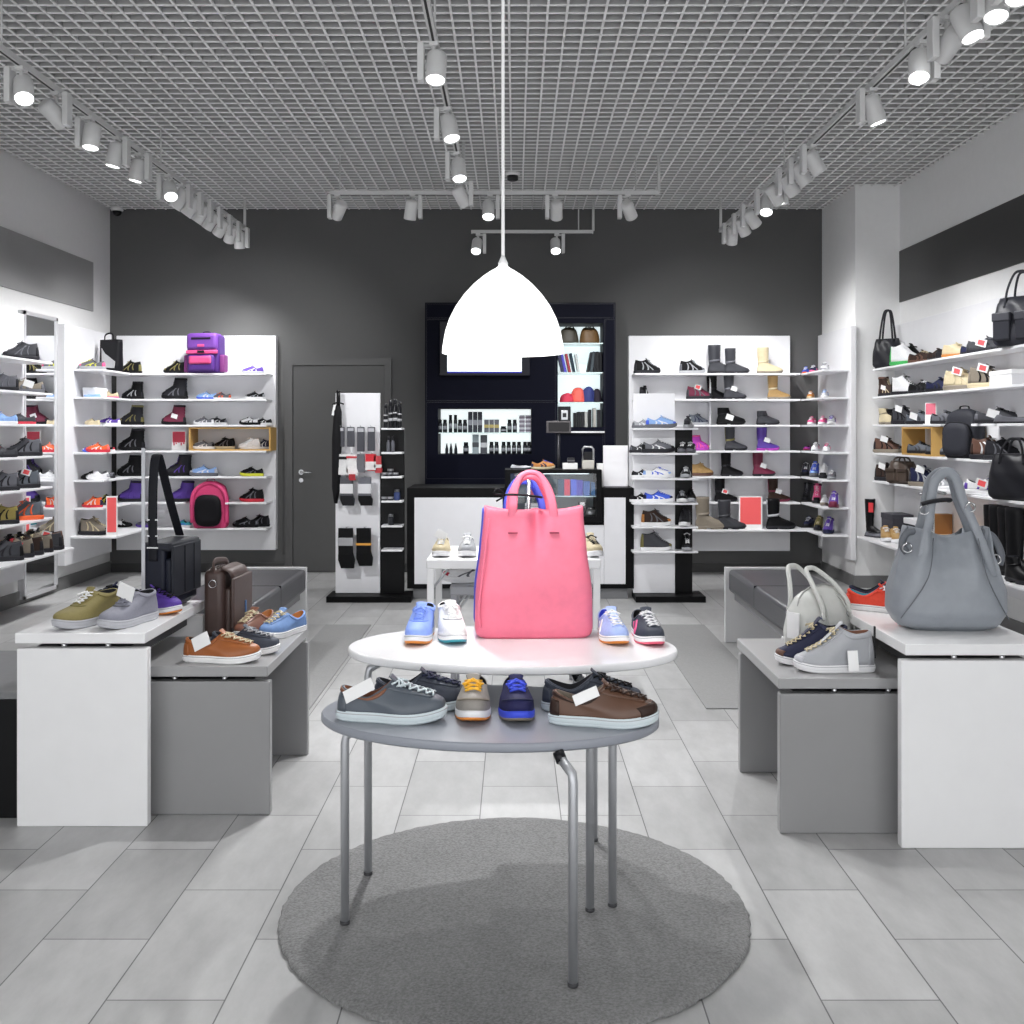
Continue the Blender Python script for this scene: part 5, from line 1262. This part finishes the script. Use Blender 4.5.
# ---- backpacks, handbags on the racks
def backpack(label, loc, rz, w_, h, d_, main, pocket, trim, lid=None, name='backpack', scale=1):
    t = thing(name, label, 'backpack', loc, rz, None, scale)
    body([(0, w_ * .46, d_ * .45), (h * .08, w_ * .5, d_ * .5), (h * .6, w_ * .5, d_ * .48), (h * .85, w_ * .44, d_ * .40), (h * .97, w_ * .30, d_ * .25), (h, w_ * .16, d_ * .12)], m=18, e=.5, n=48, open_top=False).build('body', mat(main, 'fabric', .6), t)
    mb = MB(); mb.M = Matrix.Translation((0, -d_ * .5, 0))
    rings = []
    for k, dd in ((1, .01), (1, -.018), (.94, -.032), (.6, -.036)):
        r = []
        for i in range(40):
            q = 2 * pi * i / 40; c, s = cos(q), sin(q)
            x = w_ * .39 * k * abs(c) ** .6 * (1 if c > 0 else -1); z = h * .38 + h * .34 * k * abs(s) ** .6 * (1 if s > 0 else -1)
            r.append((x, dd, z))
        rings.append(r)
    mb.loft(rings); mb.build('front_pocket', mat(pocket, 'fabric', .6), t)
    ring = lambda k, zc, hz, y, x_: [(x_ * k * abs(cos(q)) ** .6 * (1 if cos(q) > 0 else -1), y, zc + hz * k * abs(sin(q)) ** .6 * (1 if sin(q) > 0 else -1)) for q in [2 * pi * i / 40 for i in range(40)]]
    MB().sweep(ring(1.0, h * .38, h * .35, -d_ * .5 - .016, w_ * .40), .005, n=6, closed=True).build('piping', mat(trim, 'fabric', .6), t)
    if lid:
        MB().sweep(arc([(-w_ * .49, -d_ * .30, h * .12), (-w_ * .49, -d_ * .36, h * .6), (-w_ * .36, -d_ * .34, h * .84), (0, -d_ * .25, h * .97), (w_ * .36, -d_ * .34, h * .84), (w_ * .49, -d_ * .36, h * .6), (w_ * .49, -d_ * .30, h * .12)], 7), .022, .022, up=(0, 1, 0), n=10).build('side_panel', mat(lid, 'fabric', .6), t)
    MB().sweep(arc([(-.04, 0, h * .985), (-.03, 0, h * 1.05), (.03, 0, h * 1.05), (.04, 0, h * .985)], 6), .009, .004, n=8).build('carry_loop', mat(trim, 'fabric', .6), t)
    for s in (-1, 1): MB().sweep(arc([(s * w_ * .2, d_ * .42, h * .85), (s * w_ * .34, d_ * .62, h * .6), (s * w_ * .36, d_ * .52, h * .2)], 6), .02, .006, up=(0, 1, 0), n=8).build('shoulder_strap', mat(pocket, 'fabric', .6), t)
    return t
ya = PA - .12
backpack('pink and black school backpack low on the left back-wall rack', (xat(211, ya - .06), ya - .06, .47), 0, .335, .45, .17, 'cc3a70', '0c0b10', 'b03a68', 'd8467c')
# purple hinged school bag
t = thing('school_backpack', 'purple and pink school backpack on top of left back-wall rack', 'backpack', (xat(206, ya - .06), ya - .06, 1.97), R(-10))
pv = mat('4c2479', 'fabric', .55); pv2 = mat('6a3b95', 'fabric', .55); pp = mat('d04a80', 'fabric', .55)
MB().box(-.165, .165, -.08, .09, .0, .375, .03, 4).build('body', pv, t)
MB().sweep(arc([(0, .06, .375), (0, -.03, .384), (0, -.085, .36), (0, -.100, .28), (0, -.103, .215)], 5), .160, .010, up=(1, 0, 0), n=12, box=True).build('lid', pv2, t) if False else MB().box(-.158, .158, -.108, .05, .22, .388, .035, 4).build('lid', pv2, t)
MB().box(-.10, .10, -.114, -.104, .325, .345, .004).build('carry_handle', mat('1c1428', 'fabric', .6), t)
MB().box(-.035, .035, -.113, -.105, .255, .278, .003).build('badge', pp, t)
MB().box(-.160, .160, -.104, -.07, .185, .222, .010, 3).build('pink_band', pp, t)
MB().box(-.035, .035, -.116, -.100, .195, .217, .003).build('clasp', mat('1b1420', 'plain', .4), t)
MB().box(-.135, .135, -.125, -.075, .015, .175, .025, 4).build('front_pocket', pv, t)
MB().box(-.115, .115, -.135, -.110, .085, .165, .020, 4).build('pocket_flap', pp, t)
for s in (-1, 1): MB().box(s * .185 - .025, s * .185 + .025, -.05, .05, .01, .18, .015, 3).build('side_pocket', mat('7c3377', 'fabric', .6), t)
MB().sweep(arc([(-.05, .02, .37), (-.03, .02, .405), (.03, .02, .405), (.05, .02, .37)], 5), .01, .005, n=8).build('top_loop', mat('2a1c3c', 'fabric', .6), t)
# black tote on top of the corner rack
t = thing('shopping_bag', 'black flat tote bag with grey print on top of the corner rack', 'bag', (-3.80, 9.80, 1.97), R(-20))
body([(0, .10, .05), (.02, .108, .055), (.28, .112, .04), (.30, .112, .036)], m=10, e=.35, n=40, dep=.1).build('body', mat('141418', 'leather', .5), t)
MB().prism([(-.06, .04), (.08, .03), (.09, .09), (-.03, .17), (-.065, .22)], -.0575, -.052).build('print', mat('b9b9bc', 'plain', .5), t)
MB().sweep(arc([(-.05, -.03, .28), (-.045, -.03, .34), (.0, -.02, .36), (.045, -.03, .34), (.05, -.03, .28)], 5), .008, .003, up=(0, 1, 0), n=8).build('handle', mat('141418', 'leather', .5), t)
# black handbag with long handles at the far end of the right rack
def handbag(label, loc, rz, w_, h, d_, c, hh, name='handbag', flap=True, c2=None, puff=.6):
    t = thing(name, label, 'bag', loc, rz)
    m1 = mat(c, 'leather', .4)
    body([(0, w_ * .44, d_ * .42), (h * .1, w_ * .5, d_ * .5), (h * .55, w_ * .5, d_ * .48), (h * .85, w_ * .44, d_ * .34), (h, w_ * .40, d_ * .18)], m=16, e=puff, n=48, open_top=False,
         fold=lambda q, x, y, z: Vector((0, .006 * sin(q * 6 + z * 30), 0))).build('body', m1, t)
    for s in (-1, 1):
        MB().sweep(arc([(-w_ * .24, s * d_ * .30, h * .78), (-w_ * .2, s * d_ * .24, h + hh * .3), (-w_ * .1, s * d_ * .15, h + hh * .9), (w_ * .02, s * d_ * .15, h + hh), (w_ * .12, s * d_ * .15, h + hh * .9), (w_ * .2, s * d_ * .24, h + hh * .3), (w_ * .24, s * d_ * .30, h * .78)], 6), .009, .005, up=(0, 1, 0), n=8).build('handle', mat(c, 'leather', .5), t)
    if flap:
        for s in (-1, 1):
            MB().box(s * w_ * .22 - w_ * .17, s * w_ * .22 + w_ * .17, -d_ * .5 - .016, -d_ * .42, h * .12, h * .58, .010, 3).build('pocket', mat(c, 'leather', .45), t)
            MB().box(s * w_ * .22 - w_ * .18, s * w_ * .22 + w_ * .18, -d_ * .5 - .022, -d_ * .44, h * .50, h * .68, .008, 3).build('pocket_flap', mat(c2 or c, 'leather', .5), t)
    MB().box(-w_ * .36, w_ * .36, -.004, .004, h * .985, h * 1.01).build('zip', mat('88888c', 'metal', .3, .7), t)
    return t
xj = PJ - .10
handbag('black handbag with long handles on the far end of the right-wall top shelf', (3.30, dat(885.5, 3.30) - .05, 1.97), R(-40), .25, .26, .13, '26262b', .25, flap=False)
handbag('charcoal shoulder bag with flap pockets on the top right-wall shelf', (3.27, 6.72, 1.97), R(-60), .36, .32, .17, '33343b', .16, c2='3c3d45')
backpack('dark grey rucksack between wooden cube and boots on the right-wall rack', (3.29, dat(964.5, 3.29), 1.22), R(-62), .29, .36, .15, '2b2c33', '303138', '1b1b20', None, 'rucksack')
handbag('black leather bag with bronze base at the right photo edge', (3.27, 6.80, .97), R(-60), .36, .30, .16, '1f1f24', .10, flap=False, puff=.7)
handbag('brown suede shoulder bag on the right-wall fifth shelf', (3.27, dat(902, 3.27), .97), R(-60), .27, .19, .13, '4c4038', .035, flap=True, c2='3f352e')
# wooden display cubes
def cube(label, loc, rz, w_, d_, h, th=.014):
    t = thing('wooden_cube', label, 'display cube', loc, rz, 'wooden display cubes'); m = mat('c79f5c', 'wood', .5)
    MB().box(-w_ / 2, w_ / 2, -d_ / 2, d_ / 2, 0, th).build('bottom_board', m, t); MB().box(-w_ / 2, w_ / 2, -d_ / 2, d_ / 2, h - th, h).build('top_board', m, t)
    for s in (-1, 1): MB().box(s * (w_ / 2 - th / 2) - th / 2, s * (w_ / 2 - th / 2) + th / 2, -d_ / 2, d_ / 2, th, h - th).build('side_board', m, t)
    return t
yq = PA - .135
xm = (xat(189.5, yq - .12) + xat(270, yq - .12)) / 2
cube('open wooden cube with sneakers on the left back-wall rack', (xm, yq, 1.22), 0, .79, .25, .226)
for px, k, c, wd in ((204, 'run', 'g w w k', 'black and white striped sneaker'), (223, 'mid', 'k be k dk', 'black sneaker with cream sole'), (250, 'mid', 'w w w w', 'white sneaker'), (262, 'mid', 'nv w w nv', 'navy sneaker')):
    a = c.split(); shoe(k, wd + ' inside the wooden cube of the left back-wall rack', (xat(px, yq), yq + (.05 if px in (223, 262) else -.01), 1.234), R(180), *a, group='sneakers inside the wooden cube', scale=.72 if px < 260 else .6)
yj = dat(926, 3.29)
cube('open wooden cube with grey shoes on the right-wall rack', (3.305, yj, 1.22), R(-90), .62, .19, .228)
for px, wd in ((920, 'left grey loafer inside the wooden cube on the right-wall rack'), (939, 'right grey loafer inside the wooden cube on the right-wall rack')):
    shoe('low', wd, (3.29, dat(px, 3.29), 1.234), R(300), 'gb', 'dk', 'k', 'dg', group='loafers inside the wooden cube', scale=.85)
# boxes, boots and small goods on the bottom right shelf
t = thing('rain_boot', 'black boot shaft with red label at far end of bottom right shelf', 'boot', (3.22, dat(874, 3.22), .47), R(300))
for k, me in shoe_parts('knee').items(): 
    o = inst(me, k, mat(PAL['k'], 'rubber', .3), t)
t.scale = (.72, .72, .72)
MB().box(-.02, .05, -.078, -.066, .30, .42, .002).build('red_label', mat('d23a40', 'plain', .5), t)
for px, w_, h, c, lab in ((897, .26, .23, '3a3a42', 'dark grey closed storage box on the bottom right-wall shelf'), (921, .26, .23, '26262c', 'black storage box with white lid on the bottom right-wall shelf')):
    t = thing('shoe_box', lab, 'box', (3.31, dat(px, 3.31), .47), R(-90), 'boxes on the bottom right shelf')
    MB().box(-w_ / 2, w_ / 2, -.09, .09, 0, h * .86, .004).build('box', mat(c, 'fabric', .6), t); MB().box(-w_ / 2 - .005, w_ / 2 + .005, -.094, .094, h * .80, h, .004).build('lid', mat(c if px < 900 else 'd8d8da', 'fabric', .6), t)
t = thing('wooden_block', 'brown wooden block riser behind the grey bag on the bottom right shelf', 'riser', (3.30, 7.85, .47), 0)
MB().box(-.10, .10, -.40, .32, .0, .13, .003).box(-.10, .10, .24, .32, .13, .30, .003).build('block', mat('8c6238', 'wood', .5), t); MB().box(-.105, .105, -.405, .245, .13, .145, .002).build('top_board', mat('b98a50', 'wood', .5), t)
# sale cards
def card(label, loc, rz, w_, h, c='ff6668', red=(.04, .04, .06, .12), grp='red sale cards'):
    t = thing('sale_card', label, 'sign', loc, rz, grp)
    MB().box(-w_ / 2, w_ / 2, -.004, .004, 0, h, .001).build('card', mat('f6f6f6', 'plain', .4), t)
    l_, r_, tp, bt = red
    MB().box(-w_ / 2 + l_ * w_, w_ / 2 - r_ * w_, -.0055, -.003, bt * h, h - tp * h).build('print', mat(c, 'plain', .5), t)
    MB().box(-w_ / 2, w_ / 2, -.03, .02, 0, .004).build('foot', mat('e8e8e8', 'plain', .3), t)
    return t
yy = PA - .345
card('coral sale card with white border on the bottom right back-wall shelf', (xat(750.5, yy), yy, .47), 0, .225, .315, red=(.06, .06, .03, .15))
card('coral sale card with white border on the corner rack bottom shelf', (-3.615, 9.335, .47), 0, .10, .36, red=(.10, .10, .04, .10))
t = card('crimson and white printed card on the left back-wall fourth shelf', (xat(179, PA - .12), PA - .12, 1.22), 0, .14, .19, 'c2384e', (.06, .06, .03, .42))
for i in range(5): MB().box(-.055 + .024 * i, -.041 + .024 * i, -.0056, -.003, .05 + .012 * (i % 3), .085 - .008 * (i % 2)).build('print', mat('d8697a', 'plain', .5), t)
card('narrow pink and white card on the third right-wall shelf', (3.27, dat(931, 3.27), 1.47), R(-55), .10, .17, 'e8788c', (.08, .08, .04, .45))
t = thing('shoe_box', 'white flat box on the second right-wall shelf at the photo edge', 'box', (3.31, 6.95, 1.72), R(-90))
MB().box(-.16, .16, -.07, .07, 0, .09, .003).build('box', mat('f0f0f2', 'plain', .5), t); MB().box(-.163, .163, -.073, .073, .075, .105, .003).build('lid', mat('f4f4f4', 'plain', .5), t)
t = thing('shoe_box', 'white low box behind the flat shoe on the corner rack', 'box', (-3.88, 9.62, 1.72), R(90))
MB().box(-.13, .13, -.06, .06, 0, .08, .003).build('box', mat('eceef2', 'plain', .5), t); MB().box(-.133, .133, -.063, .063, .065, .09, .003).build('lid', mat('f2f2f4', 'plain', .5), t)
# ------------------------------------------------------------------ shoes on the tables in front
def hero(kind, label, loc, rz, up, sole, lace, acc=None, grp=None, **k):
    return shoe(kind, label, loc, R(rz), up, sole, lace, acc, group=grp, fine=True, **k)
PAL.update(gsn='545b64', navy='2a2d45', taupe='8f8a84', indigo='26264f', ylw='f0b323', cob='3a4fd8', brn='5f4334', slate='353b48', crn='cdd8dc', khaki='8a7f4f', gry='8b8c98', tan2='9c5a2c', blu2='6f8fc0',
           sky='87a3ee', org='e08a3a', tealx='3fa0b0', cpk='e8607a', brd='7a5040', slv='a7a9ae', red2='e8452c', lea='7a4a30', pbl='a9bdf0')
zt = .625
LG, WG = 'shoes on the grey oval table', 'shoes on the white oval table'
t = hero('low', 'grey leather sneaker with white card tag on the grey oval table', (-.345, 2.905, zt), -5, 'gsn', 'crn', 'crn', 'gsn', LG, scale=1.06, surfc='leather', lin_='lea', collar='lea', trim='gsn')
price_tag(t, 0, (-.078, -.040, .086), tilt=(-.5, R(-28)), w=.085, h=.034)
hero('low', 'dark blue sneaker behind the grey one on the grey oval table', (-.272, 3.03, zt), -3, 'slate', 'crn', 'navy', 'slate', LG, scale=.98, trim='slate')
hero('moc', 'taupe suede moccasin with yellow laces on the grey oval table', (-.118, 2.985, zt), -92, 'taupe', 'w', 'ylw', 'taupe', LG, scale=.98, surfc='suede', out='org', tongue='taupe', trim='tp')
hero('moc', 'indigo suede moccasin with blue laces on the grey oval table', (.002, 2.98, zt), -88, 'indigo', 'cob', 'cob', 'indigo', LG, scale=.98, surfc='suede', out='tp', trim='nv')
t = hero('low', 'brown leather sneaker with dark toe on the grey oval table', (.243, 2.865, zt), -6, 'brn', 'crn', 'db', 'db', LG, scale=1.03, surfc='leather', lin_='tp', collar='db', trim='brn')
mbx = MB(); patch(mbx, KINDS['low'], pi - .80, pi + .80, .0, .30, n=16, m=4); mbx.build('toe_cap', mat(PAL['db'], 'leather', .5), t)['label'] = 'dark toe cap'
price_tag(t, 0, (-.045, -.038, .084), tilt=(-.6, R(-25)), w=.07, h=.03)
hero('low', 'slate blue sneaker behind the brown one on the grey oval table', (.222, 3.005, zt), -4, 'slate', 'crn', 'k', 'slate', LG, scale=1.0, trim='slate', lin_='dk')
zw = .74
hero('chuk', 'sky blue lace-up shoe left on the white oval table', (-.312, 3.455, zw), -97, 'sky', 'w', 'sky', 'sky', WG, scale=.90, surfc='suede', out='org', trim='pb')
hero('chuk', 'white lace-up shoe with teal sole on the white oval table', (-.215, 3.475, zw), -80, 'wh', 'wh', 'wh', 'w', WG, scale=.92, out='tealx', trim='lg')
hero('low', 'pale blue sneaker with orange sole right of the pink tote', (.318, 3.455, zw), -84, 'pbl', 'wh', 'w', 'w', WG, scale=.90, out='org', trim='w', lin_='cob')
hero('low', 'navy sneaker with pink sole at right end of white oval table', (.432, 3.445, zw), -84, 'slate', 'wh', 'w', 'slate', WG, scale=.90, out='cpk', trim='pk', lin_='k')
# left tables
G = 'shoes on the left slab tables'
hero('chuk', 'khaki canvas chukka at the front corner of left white table', (-1.610, 3.925, .70), -118, 'khaki', 'sv', 'wh', 'khaki', G, scale=1.04, trim='ol')
t = hero('chuk', 'grey canvas chukka with white tag on the left white table', (-1.455, 3.925, .70), -112, 'gry', 'sv', 'gry', 'gry', G, scale=1.02, trim='g')
price_tag(t, R(90), (.03, .012, .125), tilt=(0, .3), w=.075, h=.055)
hero('low', 'purple sneaker with gum sole behind the grey chukka', (-1.452, 4.185, .70), -30, 'pu', 'w', 'k', 'dk', G, scale=.95, out='org', trim='pu')
hero('low', 'dark sneaker with gum sole behind the khaki chukka', (-1.62, 4.235, .70), -150, 'nv', 'lg', 'k', 'tn', G, scale=.95, out='org', trim='nv')
t = hero('low', 'tan leather sneaker with white tag on the low grey bench', (-1.115, 3.955, .553), -4, 'tan2', 'wh', 'be', 'tan2', G, scale=1.02, surfc='leather', trim='tan2', lin_='k')
price_tag(t, 0, (-.062, -.044, .083), tilt=(-.4, R(-28)), w=.068, h=.052)
hero('low', 'dark grey sneaker behind the tan one on the grey bench', (-1.065, 4.10, .553), -4, 'slate', 'wh', 'lg', 'slate', G, scale=.95, trim='slate')
hero('low', 'brown leather sneaker facing the aisle on the grey bench', (-1.118, 4.475, .553), -108, 'brd', 'wh', 'be', 'brd', G, scale=.98, surfc='leather', trim='brd', lin_='tn')
hero('low', 'blue suede sneaker at the right edge of the grey bench', (-.992, 4.46, .553), -118, 'blu2', 'wh', 'be', 'blu2', G, scale=.98, surfc='suede', trim='blu2', lin_='tn')
# right tables
G = 'shoes on the right slab tables'
t = hero('high', 'silver high-top sneaker with tag on the low grey right bench', (1.165, 3.80, .553), 176, 'slv', 'w', 'be', 'slv', G, scale=1.0, surfc='leather', lin_='lea', trim='sv')
price_tag(t, 0, (-.055, .054, .050), tilt=(.12, .05), w=.036, h=.072)
MB().box(-.147, -.142, -.006, .006, .05, .165).build('pull_tab', mat('1b1b1e', 'fabric'), t)['label'] = 'black pull tab'
hero('high', 'dark blue high-top behind the silver high-top', (1.12, 3.915, .553), 178, 'navy', 'w', 'be', 'slate', G, scale=.97, trim='br', lin_='k')
hero('low', 'red sneaker with blue lining beside the large grey bag', (1.475, 4.215, .70), -28, 'red2', 'wh', 'w', 'red2', G, scale=.92, trim='red2', lin_='tealx')
hero('low', 'dark patterned sneaker behind the red one on right table', (1.52, 4.325, .70), -20, 'navy', 'w', 'co', 'nv', G, scale=.92, trim='lg')
hero('ballet', 'flat dark sandal at the back edge of the right table', (1.415, 4.345, .70), 150, 'dk', 'dk', 'dk', 'dk', G, scale=.85)
# step table
G = 'shoes on the side tables'
for px, c, l_, lab in ((442, 'be', 'w', 'cream sneaker left on the white side table'), (467.5, 'lg', 'wh', 'pale grey sneaker with white laces on the white side table')):
    t = shoe('low', lab, (xat(px, 5.62), 5.62, .755), R(-92), c, 'w', l_, c, group=G, scale=.98)
    if px < 450: price_tag(t, R(90), (.05, .0, .115), tilt=(0, .5))
shoe('low', 'cream sneaker right on the white side table', (xat(590, 5.62), 5.62, .755), R(-80), 'be', 'w', 'k', 'be', group=G, scale=1.0)
shoe('run', 'white sneaker with red stripe on the lower grey side table', (xat(469, 5.8), 5.78, .585), R(185), 'w', 'w', 'g', 'rd', group=G, scale=.98)
# on the glass case
shoe('ballet', 'silver flat shoe on top of the glass display case', (xat(521, 8.88), 8.88, gz1), R(0), 'sv', 'dk', 'k', 'sv', group='shoes on the glass case', scale=.72)
shoe('low', 'brown and blue sneaker on top of the glass display case', (xat(543, 8.88), 8.88, gz1), R(0), 'tn', 'be', 'bl', 'nv', group='shoes on the glass case', scale=.70)

# ------------------------------------------------------------------ check of the labels
if True:
    seen = {}
    for o in S.objects:
        if o.parent is None and 'label' in o:
            n = len(o['label'].split())
            if not 4 <= n <= 16: print('LABEL LENGTH', n, o['label'])
            if o['label'] in seen: print('LABEL TWICE', o['label'])
            seen[o['label']] = 1
